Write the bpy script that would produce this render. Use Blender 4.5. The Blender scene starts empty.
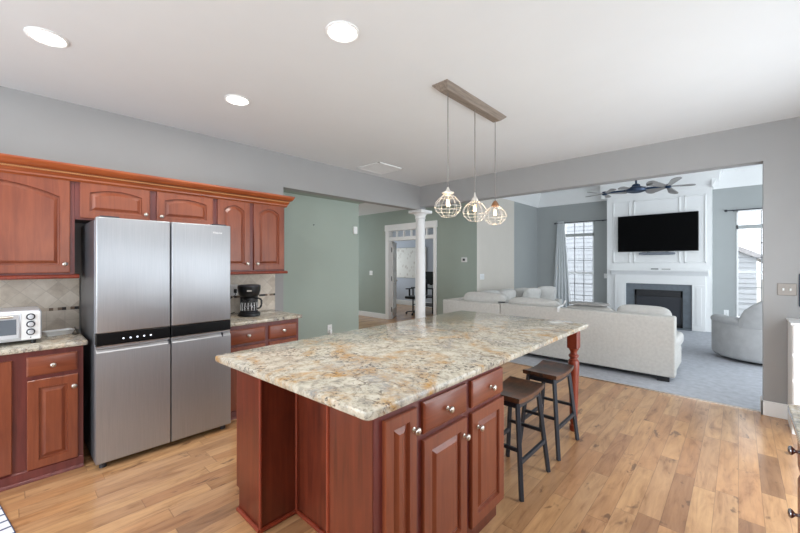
import bpy, bmesh, math, random
from mathutils import Vector, Matrix
random.seed(7)
S = bpy.context.scene
COL = S.collection

# ------------------------------------------------------------------ camera, world, light, exposure
EYE = 1.46
YAW = math.atan2(338.5, 365.0)
cam_d = bpy.data.cameras.new('camera')
cam_d.sensor_width = 36.0
cam_d.lens = 365.0 / 800.0 * 36.0
cam_d.shift_y = -3.5 / 800.0
cam_d.clip_start = 0.02
cam = bpy.data.objects.new('camera', cam_d)
cam.location = (0, 0, EYE)
cam.rotation_euler = (math.pi / 2, 0, YAW)
COL.objects.link(cam)
S.camera = cam

world = bpy.data.worlds.new('sky')
S.world = world
world.use_nodes = True
wn = world.node_tree.nodes
wn['Background'].inputs[0].default_value = (0.90, 0.95, 1.0, 1)
wn['Background'].inputs[1].default_value = 3.0

S.view_settings.view_transform = 'Standard'
S.view_settings.look = 'None'
S.view_settings.gamma = 1.0
S.view_settings.use_curve_mapping = False
S.view_settings.exposure = 0.12
S.cycles.max_bounces = 10
S.cycles.diffuse_bounces = 6
S.cycles.sample_clamp_indirect = 6.0


def area(name, loc, rot, sx, sy, power, color=(1, 1, 1), shape='RECTANGLE', spread=None):
    d = bpy.data.lights.new(name, 'AREA')
    d.shape = shape
    d.size = sx
    d.size_y = sy
    d.energy = power
    d.color = color
    if spread:
        d.spread = spread
    o = bpy.data.objects.new(name, d)
    o.location = loc
    o.rotation_euler = rot
    COL.objects.link(o)
    return o


H90 = math.pi / 2
DAY = (0.86, 0.94, 1.0)
# area lamps added as daylight fill on sides out of view
area('daylight_fill_patio', (0.99, 3.2, 1.15), (0, H90, 0), 2.1, 1.9, 40, DAY)
area('daylight_fill_sink', (0.99, 0.7, 1.7), (0, H90, 0), 1.1, 1.7, 12, DAY)
area('daylight_fill_rear', (-1.7, -2.28, 1.5), (H90, 0, 0), 3.4, 1.9, 78, DAY)
area('daylight_fill_living', (2.45, 7.6, 1.5), (0, H90, 0), 2.2, 3.6, 125, DAY)  # no opening in this wall; lamp added to brighten the living room
area('daylight_fill_office', (-9.48, 8.3, 1.5), (0, -H90, 0), 1.2, 1.6, 26, DAY)  # added lamp before a solid wall, lights the office
area('daylight_fill_hall', (-9.48, 5.2, 1.6), (0, -H90, 0), 1.4, 1.6, 40, DAY)  # likewise added, lights the hall from its closed end

# ------------------------------------------------------------------ materials
MATS = {}


def lin(c):
    r = []
    for v in c:
        v /= 255.0
        r.append(v / 12.92 if v <= 0.04045 else ((v + 0.055) / 1.055) ** 2.4)
    return tuple(r) + (1.0,)


class N:
    """small node helper"""
    def __init__(self, name):
        self.m = bpy.data.materials.new(name)
        self.m.use_nodes = True
        self.t = self.m.node_tree
        self.b = self.t.nodes['Principled BSDF']
        MATS[name] = self.m

    def n(self, typ, **kw):
        nd = self.t.nodes.new(typ)
        for k, v in kw.items():
            if k.startswith('i_'):
                key = k[2:]
                key = int(key) if key.isdigit() else key.replace('_', ' ')
                self.set(nd.inputs[key], v)
            else:
                setattr(nd, k, v)
        return nd

    def set(self, sock, v):
        if isinstance(v, bpy.types.NodeSocket):
            self.t.links.new(v, sock)
        else:
            sock.default_value = v

    def math(self, op, a, b=None, c=None):
        nd = self.t.nodes.new('ShaderNodeMath')
        nd.operation = op
        self.set(nd.inputs[0], a)
        if b is not None:
            self.set(nd.inputs[1], b)
        if c is not None:
            self.set(nd.inputs[2], c)
        return nd.outputs[0]

    def ramp(self, fac, stops, interp='LINEAR'):
        nd = self.t.nodes.new('ShaderNodeValToRGB')
        nd.color_ramp.interpolation = interp
        el = nd.color_ramp.elements
        while len(el) > 1:
            el.remove(el[-1])
        el[0].position = stops[0][0]
        el[0].color = stops[0][1]
        for p, c in stops[1:]:
            e = el.new(p)
            e.color = c
        self.set(nd.inputs[0], fac)
        return nd.outputs[0]

    def mix(self, fac, a, b, mode='MIX'):
        nd = self.t.nodes.new('ShaderNodeMix')
        nd.data_type = 'RGBA'
        nd.blend_type = mode
        self.set(nd.inputs[0], fac)
        self.set(nd.inputs[6], a)
        self.set(nd.inputs[7], b)
        return nd.outputs[2]

    def obj(self, scale=(1, 1, 1), rot=(0, 0, 0)):
        tc = self.t.nodes.new('ShaderNodeTexCoord')
        mp = self.t.nodes.new('ShaderNodeMapping')
        mp.inputs['Scale'].default_value = scale
        mp.inputs['Rotation'].default_value = rot
        self.t.links.new(tc.outputs['Object'], mp.inputs['Vector'])
        return mp.outputs[0]

    def noise(self, vec, scale, detail=3, rough=0.55, dist=0.0):
        nd = self.n('ShaderNodeTexNoise')
        nd.inputs['Scale'].default_value = scale
        nd.inputs['Detail'].default_value = detail
        nd.inputs['Roughness'].default_value = rough
        nd.inputs['Distortion'].default_value = dist
        self.set(nd.inputs['Vector'], vec)
        return nd.outputs['Fac']

    def bump(self, h, strength=0.2, dist=0.01):
        nd = self.n('ShaderNodeBump')
        nd.inputs['Strength'].default_value = strength
        nd.inputs['Distance'].default_value = dist
        self.set(nd.inputs['Height'], h)
        self.set(self.b.inputs['Normal'], nd.outputs[0])

    def base(self, v):
        self.set(self.b.inputs['Base Color'], v)

    def rough(self, v):
        self.set(self.b.inputs['Roughness'], v)


def plain(name, rgb, rough=0.5, metal=0.0, vary=0.04, nscale=8.0, bump=0.0, spec=None, coat=0.0):
    k = N(name)
    v = k.obj()
    f = k.noise(v, nscale, 3)
    c = lin(rgb)
    lo = tuple(x * (1 - vary) for x in c[:3]) + (1,)
    hi = tuple(min(1, x * (1 + vary)) for x in c[:3]) + (1,)
    k.base(k.ramp(f, [(0.3, lo), (0.7, hi)]))
    k.rough(rough)
    k.b.inputs['Metallic'].default_value = metal
    if spec is not None:
        k.b.inputs['Specular IOR Level'].default_value = spec
    if coat:
        k.b.inputs['Coat Weight'].default_value = coat
    if bump:
        k.bump(k.noise(v, nscale * 40, 2), bump, 0.002)
    return k.m


def emit(name, rgb, strength):
    k = N(name)
    k.base(lin(rgb))
    k.b.inputs['Emission Color'].default_value = lin(rgb)
    k.b.inputs['Emission Strength'].default_value = strength
    return k.m


WALL = plain('gray_wall_paint', (160, 160, 160), 0.75, vary=0.015, nscale=3, bump=0.06)
LIVWALL = plain('blue_gray_wall_paint', (164, 168, 168), 0.75, vary=0.015, nscale=3, bump=0.06)
GREEN = plain('sage_green_wall_paint', (160, 172, 163), 0.75, vary=0.015, nscale=3, bump=0.06)
BEIGE = plain('pale_beige_wall', (212, 206, 197), 0.75, vary=0.015, nscale=3, bump=0.06)
OFFICE = plain('lilac_gray_wall_paint', (190, 194, 204), 0.75, vary=0.015, nscale=3)
CEIL = plain('white_ceiling_paint', (223, 226, 228), 0.85, vary=0.01, nscale=3, bump=0.05)
WHITE = plain('white_trim_paint', (240, 241, 241), 0.4, vary=0.01)
WHITEP = plain('white_plastic', (235, 236, 236), 0.35, vary=0.01)
BLACK = plain('black_plastic', (24, 25, 28), 0.35, vary=0.1)
DARK = plain('dark_gray_metal', (58, 60, 66), 0.4, metal=0.3)
GRAYBODY = plain('dark_gray_painted_steel', (104, 106, 112), 0.35, metal=0.6)
NICKEL = plain('brushed_nickel', (205, 200, 192), 0.28, metal=1.0)
PEWTER = plain('pewter_plate', (140, 134, 128), 0.4, metal=0.6)
SILVER = plain('silver_plastic', (214, 217, 222), 0.3, metal=0.35)
BRONZE = plain('aged_nickel_wire', (206, 202, 196), 0.4, metal=0.4)
COPPER = plain('aged_copper', (172, 130, 96), 0.35, metal=0.8)
BLADE = plain('weathered_gray_blade', (150, 148, 146), 0.5, vary=0.08)
NAVY = plain('dark_navy_metal', (44, 62, 88), 0.35, metal=0.4)
STOOLMETAL = plain('slate_black_metal', (46, 50, 58), 0.45, metal=0.2, vary=0.1)
SCREEN = plain('black_screen_glass', (5, 5, 6), 0.32, vary=0.0, spec=0.25)
TVSCREEN = plain('matte_black_screen', (2, 2, 3), 0.6, vary=0.0, spec=0.08)
SLATE = plain('slate_tile', (108, 116, 124), 0.5, vary=0.12, nscale=12)
FIREBLK = plain('firebox_black', (28, 28, 30), 0.45)
FIREGLASS = plain('firebox_glass', (62, 64, 70), 0.15, spec=0.6)
CARPET = plain('gray_carpet', (176, 179, 186), 0.95, vary=0.12, nscale=14, bump=0.5)
SOFAF = plain('light_gray_woven_fabric', (198, 196, 191), 0.9, vary=0.07, nscale=30, bump=0.5)
SOFAF2 = plain('pale_gray_cushion_fabric', (202, 200, 196), 0.9, vary=0.05, nscale=20, bump=0.4)
THROW = plain('gray_throw_fabric', (160, 158, 156), 0.9, vary=0.1, nscale=30, bump=0.4)
RECLF = plain('gray_velour', (186, 187, 188), 0.85, vary=0.08, nscale=9, bump=0.3)
CURT = plain('pale_gray_linen', (216, 220, 222), 0.8, vary=0.03, nscale=20, bump=0.2)
SIDING = plain('white_lap_siding', (176, 180, 186), 0.6, vary=0.02)
ROOF = plain('gray_roof_shingle', (168, 166, 168), 0.9, vary=0.2, nscale=30)
LAWN = plain('pale_concrete_ground', (176, 172, 160), 0.95, vary=0.1, nscale=4)
CORD = plain('gray_cord', (120, 116, 112), 0.5)
WARM = emit('warm_bulb_filament', (255, 214, 160), 14.0)
LENS = emit('led_lens', (255, 252, 246), 9.0)
ICON = emit('panel_icon_light', (230, 240, 255), 1.2)

k = N('clear_glass')
k.b.inputs['Base Color'].default_value = (1, 1, 1, 1)
tr = k.n('ShaderNodeBsdfTransparent')
gl = k.n('ShaderNodeBsdfGlossy')
gl.inputs['Roughness'].default_value = 0.02
mx = k.n('ShaderNodeMixShader')
mx.inputs[0].default_value = 0.06
k.t.links.new(tr.outputs[0], mx.inputs[1])
k.t.links.new(gl.outputs[0], mx.inputs[2])
k.t.links.new(mx.outputs[0], k.t.nodes['Material Output'].inputs[0])
GLASS = k.m

k = N('tinted_glass')
k.b.inputs['Base Color'].default_value = lin((120, 128, 138))
k.rough(0.08)
k.b.inputs['Metallic'].default_value = 0.3
OVENGLASS = k.m


def cherry(name, axis, dark=(114, 54, 34), light=(144, 76, 47)):
    k = N(name)
    sc = {'z': (14, 14, 1.1), 'y': (14, 1.1, 14), 'x': (1.1, 14, 14)}[axis]
    v = k.obj(sc)
    w = k.noise(v, 2.2, 6, 0.6, 0.6)
    f = k.noise(k.obj(), 2.3, 3)
    s = k.math('ADD', k.math('MULTIPLY', w, 0.6), k.math('MULTIPLY', f, 0.4))
    k.base(k.ramp(s, [(0.34, lin(dark)), (0.66, lin(light))]))
    k.rough(0.36)
    k.b.inputs['Coat Weight'].default_value = 0.2
    k.b.inputs['Coat Roughness'].default_value = 0.25
    return k.m


CHV = cherry('cherry_wood_upright', 'z')
CHH = cherry('cherry_wood_level', 'y')
CHD = cherry('dark_cherry_frame', 'z', (88, 38, 36), (120, 56, 50))
CHR = cherry('red_cherry_panel', 'z', (76, 28, 16), (116, 50, 30))
CHO = cherry('orange_cherry_moulding', 'y', (128, 56, 26), (176, 92, 46))
CHT = cherry('red_cherry_bead', 'z', (112, 42, 26), (140, 58, 34))

# stainless steel: brushed
k = N('brushed_stainless_steel')
v = k.obj((220, 220, 1.5))
f = k.noise(v, 3, 3)
k.base(k.ramp(f, [(0.3, lin((168, 171, 176))), (0.7, lin((184, 186, 190)))]))
k.rough(k.math('MULTIPLY_ADD', f, 0.08, 0.42))
k.b.inputs['Metallic'].default_value = 0.9
k.b.inputs['Anisotropic'].default_value = 0.5
STEEL = k.m

# dark stool seat wood
k = N('dark_stained_wood')
f = k.noise(k.obj((20, 2.2, 20)), 2.0, 5, 0.6, 0.5)
g = k.noise(k.obj(), 9, 3)
k.base(k.mix(k.ramp(g, [(0.45, (0, 0, 0, 1)), (0.7, (1, 1, 1, 1))]),
             k.ramp(f, [(0.3, lin((50, 40, 38))), (0.7, lin((84, 66, 56)))]), lin((120, 74, 44))))
k.rough(0.3)
STOOLWOOD = k.m

# canopy weathered wood
k = N('weathered_gray_wood')
f = k.noise(k.obj((40, 2.5, 40)), 2.0, 5, 0.6, 0.3)
k.base(k.ramp(f, [(0.3, lin((112, 100, 90))), (0.7, lin((152, 140, 128)))]))
k.rough(0.6)
GRAYWOOD = k.m

# plank floor (planks run along Y)
k = N('character_grade_plank_floor')
tc = k.n('ShaderNodeTexCoord')
sp = k.n('ShaderNodeSeparateXYZ')
k.t.links.new(tc.outputs['Object'], sp.inputs[0])
PW = 0.108
xi = k.math('DIVIDE', sp.outputs[0], PW)
row = k.math('FLOOR', xi)
wr = k.n('ShaderNodeTexWhiteNoise', noise_dimensions='1D')
k.set(wr.inputs['W'], row)
wr2 = k.n('ShaderNodeTexWhiteNoise', noise_dimensions='1D')
k.set(wr2.inputs['W'], k.math('ADD', row, 41.7))
ln = k.math('MULTIPLY_ADD', wr2.outputs['Value'], 0.6, 0.6)
yi = k.math('DIVIDE', k.math('ADD', sp.outputs[1], k.math('MULTIPLY', wr.outputs['Value'], 9.0)), ln)
seg = k.math('FLOOR', yi)
cb = k.n('ShaderNodeCombineXYZ')
k.set(cb.inputs[0], row)
k.set(cb.inputs[1], seg)
wid = k.n('ShaderNodeTexWhiteNoise', noise_dimensions='3D')
k.set(wid.inputs['Vector'], cb.outputs[0])
rnd = wid.outputs['Value']
plank = k.ramp(rnd, [(0.0, lin((172, 128, 88))), (0.12, lin((190, 147, 106))), (0.4, lin((200, 157, 112))),
                     (0.65, lin((196, 149, 103))), (0.88, lin((184, 136, 94))), (0.97, lin((172, 126, 88))),
                     (1.0, lin((150, 112, 80)))])
off = k.n('ShaderNodeVectorMath', operation='MULTIPLY_ADD')
k.set(off.inputs[0], wid.outputs['Color'])
off.inputs[1].default_value = (30, 30, 30)
k.t.links.new(tc.outputs['Object'], off.inputs[2])
mp = k.n('ShaderNodeMapping')
mp.inputs['Scale'].default_value = (11, 1.0, 1)
k.t.links.new(off.outputs[0], mp.inputs['Vector'])
gr = k.noise(mp.outputs[0], 2.6, 6, 0.62, 0.9)
grc = k.ramp(gr, [(0.26, (0.62, 0.55, 0.5, 1)), (0.42, (0.9, 0.88, 0.86, 1)), (0.55, (1.0, 1.0, 1.0, 1)), (0.75, (1.08, 1.08, 1.08, 1))])
c1 = k.mix(1.0, plank, grc, 'MULTIPLY')
mp3 = k.n('ShaderNodeMapping')
mp3.inputs['Scale'].default_value = (7, 1.6, 1)
k.t.links.new(off.outputs[0], mp3.inputs['Vector'])
bl = k.noise(mp3.outputs[0], 1.4, 4, 0.6, 1.2)
c1 = k.mix(1.0, c1, k.ramp(bl, [(0.3, (0.66, 0.58, 0.52, 1)), (0.43, (0.93, 0.9, 0.88, 1)), (0.55, (1.02, 1.02, 1.02, 1)), (0.7, (1.12, 1.13, 1.14, 1))]), 'MULTIPLY')
mp2 = k.n('ShaderNodeMapping')
mp2.inputs['Scale'].default_value = (9.0, 3.4, 1)
k.t.links.new(off.outputs[0], mp2.inputs['Vector'])
kn = k.noise(mp2.outputs[0], 1.2, 3, 0.6, 0.4)
knf = k.ramp(kn, [(0.29, (1, 1, 1, 1)), (0.36, (0, 0, 0, 1))])
c2 = k.mix(k.math('MULTIPLY', knf, 0.75), c1, lin((92, 60, 42)))
fx = k.math('FRACT', xi)
fy = k.math('FRACT', yi)
ex = k.math('MINIMUM', fx, k.math('SUBTRACT', 1.0, fx))
ey = k.math('MULTIPLY', k.math('MINIMUM', fy, k.math('SUBTRACT', 1.0, fy)), 6.0)
ed = k.math('MINIMUM', ex, ey)
gap = k.ramp(ed, [(0.0, (1, 1, 1, 1)), (0.022, (0, 0, 0, 1))])
c3 = k.mix(k.math('MULTIPLY', gap, 0.6), c2, lin((96, 64, 44)))
k.base(c3)
k.rough(k.math('MULTIPLY_ADD', gr, 0.12, 0.3))
k.b.inputs['Coat Weight'].default_value = 0.5
k.b.inputs['Coat Roughness'].default_value = 0.14
k.bump(k.math('SUBTRACT', k.math('MULTIPLY', gr, 0.3), gap), 0.25, 0.002)
FLOORM = k.m


def granite(name, gold, seed):
    k = N(name)
    tcn = k.n('ShaderNodeTexCoord')
    mpn = k.n('ShaderNodeMapping')
    mpn.inputs['Location'].default_value = (seed, seed * 1.7, seed * 0.3)
    k.t.links.new(tcn.outputs['Object'], mpn.inputs['Vector'])
    v = mpn.outputs[0]
    big = k.noise(v, 2.6, 6, 0.65, 1.4)
    mid = k.noise(v, 18, 9, 0.76, 0.6)
    base = k.ramp(mid, [(0.30, lin((112, 108, 104))), (0.40, lin((158, 152, 140))), (0.50, lin((192, 185, 168))), (0.62, lin((208, 202, 188))), (0.8, lin((222, 219, 210)))])
    gmask = k.math('MULTIPLY', k.ramp(big, [(0.5, (0, 0, 0, 1)), (0.64, (1, 1, 1, 1))]),
                   k.ramp(k.noise(v, 13, 6, 0.7, 0.5), [(0.36, (0, 0, 0, 1)), (0.62, (1, 1, 1, 1))]))
    c = k.mix(k.math('MULTIPLY', gmask, gold), base, lin((182, 134, 62)))
    gray = k.math('MULTIPLY', k.ramp(k.noise(v, 3.0, 5, 0.6, 1.0), [(0.52, (0, 0, 0, 1)), (0.66, (1, 1, 1, 1))]),
                  k.ramp(k.noise(v, 40, 5, 0.7), [(0.42, (0, 0, 0, 1)), (0.55, (1, 1, 1, 1))]))
    c = k.mix(k.math('MULTIPLY', gray, 0.7), c, lin((140, 140, 142)))
    wv = k.n('ShaderNodeVectorMath', operation='MULTIPLY_ADD')
    nv = k.n('ShaderNodeTexNoise')
    nv.inputs['Scale'].default_value = 4
    nv.inputs['Detail'].default_value = 6
    k.set(nv.inputs['Vector'], v)
    k.set(wv.inputs[0], nv.outputs['Color'])
    wv.inputs[1].default_value = (0.5, 0.5, 0.5)
    k.set(wv.inputs[2], v)
    vo = k.n('ShaderNodeTexVoronoi', feature='DISTANCE_TO_EDGE')
    vo.inputs['Scale'].default_value = 2.3
    k.set(vo.inputs['Vector'], wv.outputs[0])
    vein = k.math('MULTIPLY', k.ramp(vo.outputs['Distance'], [(0.0, (1, 1, 1, 1)), (0.022, (0, 0, 0, 1))]),
                  k.ramp(k.noise(v, 4.5, 4), [(0.47, (0, 0, 0, 1)), (0.6, (1, 1, 1, 1))]))
    c = k.mix(k.math('MULTIPLY', vein, 0.75), c, lin((104, 82, 64)))
    spk = k.ramp(k.noise(v, 48, 6, 0.74), [(0.41, (1, 1, 1, 1)), (0.46, (0, 0, 0, 1))])
    cl = k.ramp(k.noise(v, 6, 4), [(0.38, (0.2, 0.12, 0.12, 1)), (0.6, (1, 1, 1, 1))])
    c = k.mix(k.math('MULTIPLY', k.math('MULTIPLY', spk, cl), 0.9), c, lin((62, 58, 60)))
    sp2 = k.ramp(k.noise(v, 46, 4, 0.65), [(0.62, (0, 0, 0, 1)), (0.68, (1, 1, 1, 1))])
    c = k.mix(k.math('MULTIPLY', sp2, 0.4), c, lin((140, 100, 64)))
    k.base(c)
    k.rough(0.09)
    k.b.inputs['Specular IOR Level'].default_value = 0.4
    return k.m


GRAN = granite('gold_cream_granite', 0.92, 0.0)
GRAN2 = granite('cream_granite', 0.4, 5.3)

# travertine backsplash in wall plane (Y,Z)
k = N('travertine_backsplash_tile')
tc = k.n('ShaderNodeTexCoord')
sp = k.n('ShaderNodeSeparateXYZ')
k.t.links.new(tc.outputs['Object'], sp.inputs[0])
y_, z_ = sp.outputs[1], sp.outputs[2]
T = 0.145
u1 = k.math('DIVIDE', k.math('ADD', y_, z_), T)
u2 = k.math('DIVIDE', k.math('SUBTRACT', y_, z_), T)
s1 = k.math('DIVIDE', y_, 0.11)
s2 = k.math('DIVIDE', k.math('SUBTRACT', z_, 0.905), 0.083)


def edge(kk, a, b):
    fa, fb = kk.math('FRACT', a), kk.math('FRACT', b)
    ea = kk.math('MINIMUM', fa, kk.math('SUBTRACT', 1.0, fa))
    eb = kk.math('MINIMUM', fb, kk.math('SUBTRACT', 1.0, fb))
    return kk.math('MINIMUM', ea, eb)


isup = k.math('GREATER_THAN', z_, 1.095)
isband = k.math('MULTIPLY', k.math('GREATER_THAN', z_, 1.071), k.math('LESS_THAN', z_, 1.095))
cid = k.n('ShaderNodeCombineXYZ')
k.set(cid.inputs[0], k.math('FLOOR', u1))
k.set(cid.inputs[1], k.math('FLOOR', u2))
wn1 = k.n('ShaderNodeTexWhiteNoise', noise_dimensions='3D')
k.set(wn1.inputs['Vector'], cid.outputs[0])
cl_ = k.noise(k.obj(), 11, 5, 0.65, 0.4)
tone = k.math('MULTIPLY_ADD', wn1.outputs['Value'], 0.25, k.math('MULTIPLY', cl_, 0.8))
tile = k.ramp(tone, [(0.25, lin((178, 164, 148))), (0.5, lin((206, 194, 178))), (0.75, lin((222, 212, 198)))])
e = k.math('MULTIPLY_ADD', k.math('SUBTRACT', edge(k, u1, u2), edge(k, s1, s2)), isup, edge(k, s1, s2))
gr_ = k.ramp(e, [(0.0, (1, 1, 1, 1)), (0.03, (0, 0, 0, 1))])
c = k.mix(k.math('MULTIPLY', gr_, 0.6), tile, lin((176, 166, 154)))
bid = k.n('ShaderNodeTexWhiteNoise', noise_dimensions='1D')
k.set(bid.inputs['W'], k.math('FLOOR', k.math('DIVIDE', y_, 0.026)))
band = k.ramp(bid.outputs['Value'], [(0.0, lin((50, 38, 32))), (0.3, lin((120, 98, 80))), (0.55, lin((196, 180, 160))), (0.8, lin((36, 32, 34)))], 'CONSTANT')
k.base(k.mix(isband, c, band))
k.rough(0.4)
TILE = k.m

# check rug
k = N('white_rug_with_navy_check')
tc = k.n('ShaderNodeTexCoord')
sp = k.n('ShaderNodeSeparateXYZ')
k.t.links.new(tc.outputs['Object'], sp.inputs[0])
e = edge(k, k.math('DIVIDE', sp.outputs[0], 0.085), k.math('DIVIDE', sp.outputs[1], 0.06))
k.base(k.ramp(e, [(0.0, lin((62, 76, 112))), (0.07, lin((62, 76, 112))), (0.1, lin((232, 234, 238)))]))
k.rough(0.9)
RUG = k.m

# patterned shade
k = N('leaf_print_fabric')
vo = k.n('ShaderNodeTexVoronoi')
vo.inputs['Scale'].default_value = 9
k.set(vo.inputs['Vector'], k.obj((1, 1, 0.7)))
k.base(k.ramp(vo.outputs['Distance'], [(0.1, lin((196, 186, 178))), (0.4, lin((226, 222, 216)))]))
k.rough(0.85)
SHADE = k.m

# ------------------------------------------------------------------ mesh building
ORG = {}


class MB:
    def __init__(self):
        self.bm = bmesh.new()

    def _merge(self, tmp):
        me = bpy.data.meshes.new('tmp')
        tmp.to_mesh(me)
        tmp.free()
        self.bm.from_mesh(me)
        bpy.data.meshes.remove(me)
        return self

    def box(self, x0, x1, y0, y1, z0, z1, bev=0.0, seg=2, M=None):
        t = bmesh.new()
        r = bmesh.ops.create_cube(t, size=1.0)
        for v in t.verts:
            v.co = Vector(((x0 + x1) / 2 + v.co.x * (x1 - x0), (y0 + y1) / 2 + v.co.y * (y1 - y0), (z0 + z1) / 2 + v.co.z * (z1 - z0)))
        if bev:
            bmesh.ops.bevel(t, geom=list(t.edges), offset=bev, segments=seg, profile=0.5, affect='EDGES')
        if M is not None:
            bmesh.ops.transform(t, matrix=M, verts=t.verts)
        return self._merge(t)

    def lathe(self, prof, c=(0, 0, 0), axis='z', n=24, cap=True):
        """prof: list of (r, h); revolve about axis through c"""
        t = bmesh.new()
        A = {'z': (Vector((1, 0, 0)), Vector((0, 1, 0)), Vector((0, 0, 1))),
             'x': (Vector((0, 1, 0)), Vector((0, 0, 1)), Vector((1, 0, 0))),
             '-x': (Vector((0, 1, 0)), Vector((0, 0, -1)), Vector((-1, 0, 0))),
             'y': (Vector((0, 0, 1)), Vector((1, 0, 0)), Vector((0, 1, 0))),
             '-y': (Vector((1, 0, 0)), Vector((0, 0, 1)), Vector((0, -1, 0)))}[axis] if isinstance(axis, str) else axis
        c = Vector(c)
        rings = []
        for r, h in prof:
            rings.append([t.verts.new(c + A[0] * (r * math.cos(2 * math.pi * i / n)) + A[1] * (r * math.sin(2 * math.pi * i / n)) + A[2] * h) for i in range(n)])
        for a, b in zip(rings, rings[1:]):
            for i in range(n):
                t.faces.new((a[i], a[(i + 1) % n], b[(i + 1) % n], b[i]))
        if cap:
            t.faces.new(list(reversed(rings[0])))
            t.faces.new(rings[-1])
        return self._merge(t)

    def cyl(self, p0, p1, r0, r1=None, n=12):
        p0, p1 = Vector(p0), Vector(p1)
        d = (p1 - p0)
        L = d.length
        d.normalize()
        a = d.orthogonal().normalized()
        b = d.cross(a)
        return self.lathe([(r0, 0), (r0 if r1 is None else r1, L)], p0, (a, b, d), n)

    def bar(self, p0, p1, w, h, bev=0.0, up=(0, 0, 1)):
        """rectangular bar between two points"""
        p0, p1 = Vector(p0), Vector(p1)
        d = (p1 - p0)
        L = d.length
        d.normalize()
        s = d.cross(Vector(up))
        if s.length < 1e-4:
            s = Vector((1, 0, 0))
        s.normalize()
        u = s.cross(d)
        M = Matrix(((s.x, u.x, d.x, (p0.x + p1.x) / 2), (s.y, u.y, d.y, (p0.y + p1.y) / 2), (s.z, u.z, d.z, (p0.z + p1.z) / 2), (0, 0, 0, 1)))
        return self.box(-w / 2, w / 2, -h / 2, h / 2, -L / 2, L / 2, bev, 1, M)

    def tube(self, pts, r, n=8, closed=False):
        t = bmesh.new()
        pts = [Vector(p) for p in pts]
        m = len(pts)
        rings = []
        prev = None
        for i, p in enumerate(pts):
            if closed:
                d = pts[(i + 1) % m] - pts[i - 1]
            else:
                d = pts[min(i + 1, m - 1)] - pts[max(i - 1, 0)]
            d.normalize()
            a = d.orthogonal().normalized() if prev is None else (prev - d * prev.dot(d)).normalized()
            prev = a
            b = d.cross(a)
            rings.append([t.verts.new(p + a * (r * math.cos(2 * math.pi * j / n)) + b * (r * math.sin(2 * math.pi * j / n))) for j in range(n)])
        for i in range(m if closed else m - 1):
            a, b = rings[i], rings[(i + 1) % m]
            for j in range(n):
                t.faces.new((a[j], a[(j + 1) % n], b[(j + 1) % n], b[j]))
        if not closed:
            t.faces.new(list(reversed(rings[0])))
            t.faces.new(rings[-1])
        return self._merge(t)

    def prism(self, poly, axis, a, b, bev=0.0):
        """extrude 2D polygon. axis 'z': (x,y); 'x': (y,z); 'y': (x,z)"""
        t = bmesh.new()
        def P(p, h):
            return {'z': (p[0], p[1], h), 'x': (h, p[0], p[1]), 'y': (p[0], h, p[1])}[axis]
        lo = [t.verts.new(P(p, a)) for p in poly]
        hi = [t.verts.new(P(p, b)) for p in poly]
        n = len(poly)
        t.faces.new(lo)
        t.faces.new(hi)
        for i in range(n):
            t.faces.new((lo[i], lo[(i + 1) % n], hi[(i + 1) % n], hi[i]))
        bmesh.ops.recalc_face_normals(t, faces=t.faces)
        if bev:
            bmesh.ops.bevel(t, geom=list(t.edges), offset=bev, segments=2, profile=0.5, affect='EDGES')
        return self._merge(t)

    def loops(self, loops, cap_last=True, cap_first=True):
        t = bmesh.new()
        L = [[t.verts.new(p) for p in lp] for lp in loops]
        n = len(L[0])
        for a, b in zip(L, L[1:]):
            for i in range(n):
                t.faces.new((a[i], a[(i + 1) % n], b[(i + 1) % n], b[i]))
        if cap_first:
            t.faces.new(list(reversed(L[0])))
        if cap_last:
            t.faces.new(L[-1])
        bmesh.ops.recalc_face_normals(t, faces=t.faces)
        return self._merge(t)

    def cushion(self, c, s, e=4.0, seg=10, M=None, pinch=0.0):
        """soft box: half sizes s, superellipsoid-like rounding; pinch narrows the thickness (y) toward its rim"""
        t = bmesh.new()
        bmesh.ops.create_cube(t, size=2.0)
        bmesh.ops.subdivide_edges(t, edges=list(t.edges), cuts=seg, use_grid_fill=True)
        for v in t.verts:
            x, y, z = v.co
            q = (abs(x) ** e + abs(y) ** e + abs(z) ** e) ** (1 / e)
            x, y, z = x / q, y / q, z / q
            if pinch:
                y *= 1 - pinch * max(abs(x), abs(z)) ** 3
            v.co = Vector((x * s[0], y * s[1], z * s[2]))
        if M is not None:
            bmesh.ops.transform(t, matrix=M, verts=t.verts)
        bmesh.ops.translate(t, vec=Vector(c), verts=t.verts)
        return self._merge(t)

    def door(self, xb, xf, y0, y1, z0, z1, fr=0.055, arch=0.0, nseg=14):
        """raised panel door lying in a YZ plane; back at xb, front at xf"""
        sg = 1 if xf > xb else -1

        def loop(i, x, a, top=None):
            zt = z1 - i if top is None else top
            pts = [(x, y0 + i, z0 + i), (x, y1 - i, z0 + i)]
            for q in range(nseg + 1):
                u = q / nseg
                pts.append((x, (y1 - i) + (y0 - y1 + 2 * i) * u, zt - a * (2 * u - 1) ** 2))
            return pts
        f = fr
        L = [loop(0, xb, 0), loop(0, xf - sg * 0.004, 0), loop(0.004, xf, 0), loop(f, xf, arch), loop(f + 0.004, xf - sg * 0.014, arch),
             loop(f + 0.013, xf - sg * 0.014, arch), loop(f + 0.034, xf - sg * 0.002, arch * 0.95)]
        return self.loops(L)

    def slab(self, xb, xf, y0, y1, z0, z1, b=0.012):
        sg = 1 if xf > xb else -1

        def lp(i, x):
            return [(x, y0 + i, z0 + i), (x, y1 - i, z0 + i), (x, y1 - i, z1 - i), (x, y0 + i, z1 - i)]
        return self.loops([lp(0, xb), lp(0, xf - sg * 0.006), lp(b * 0.5, xf - sg * 0.003), lp(b, xf)])


def org_of(p):
    return ORG.get(p.name, Vector((0, 0, 0))) if p is not None else Vector((0, 0, 0))


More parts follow.
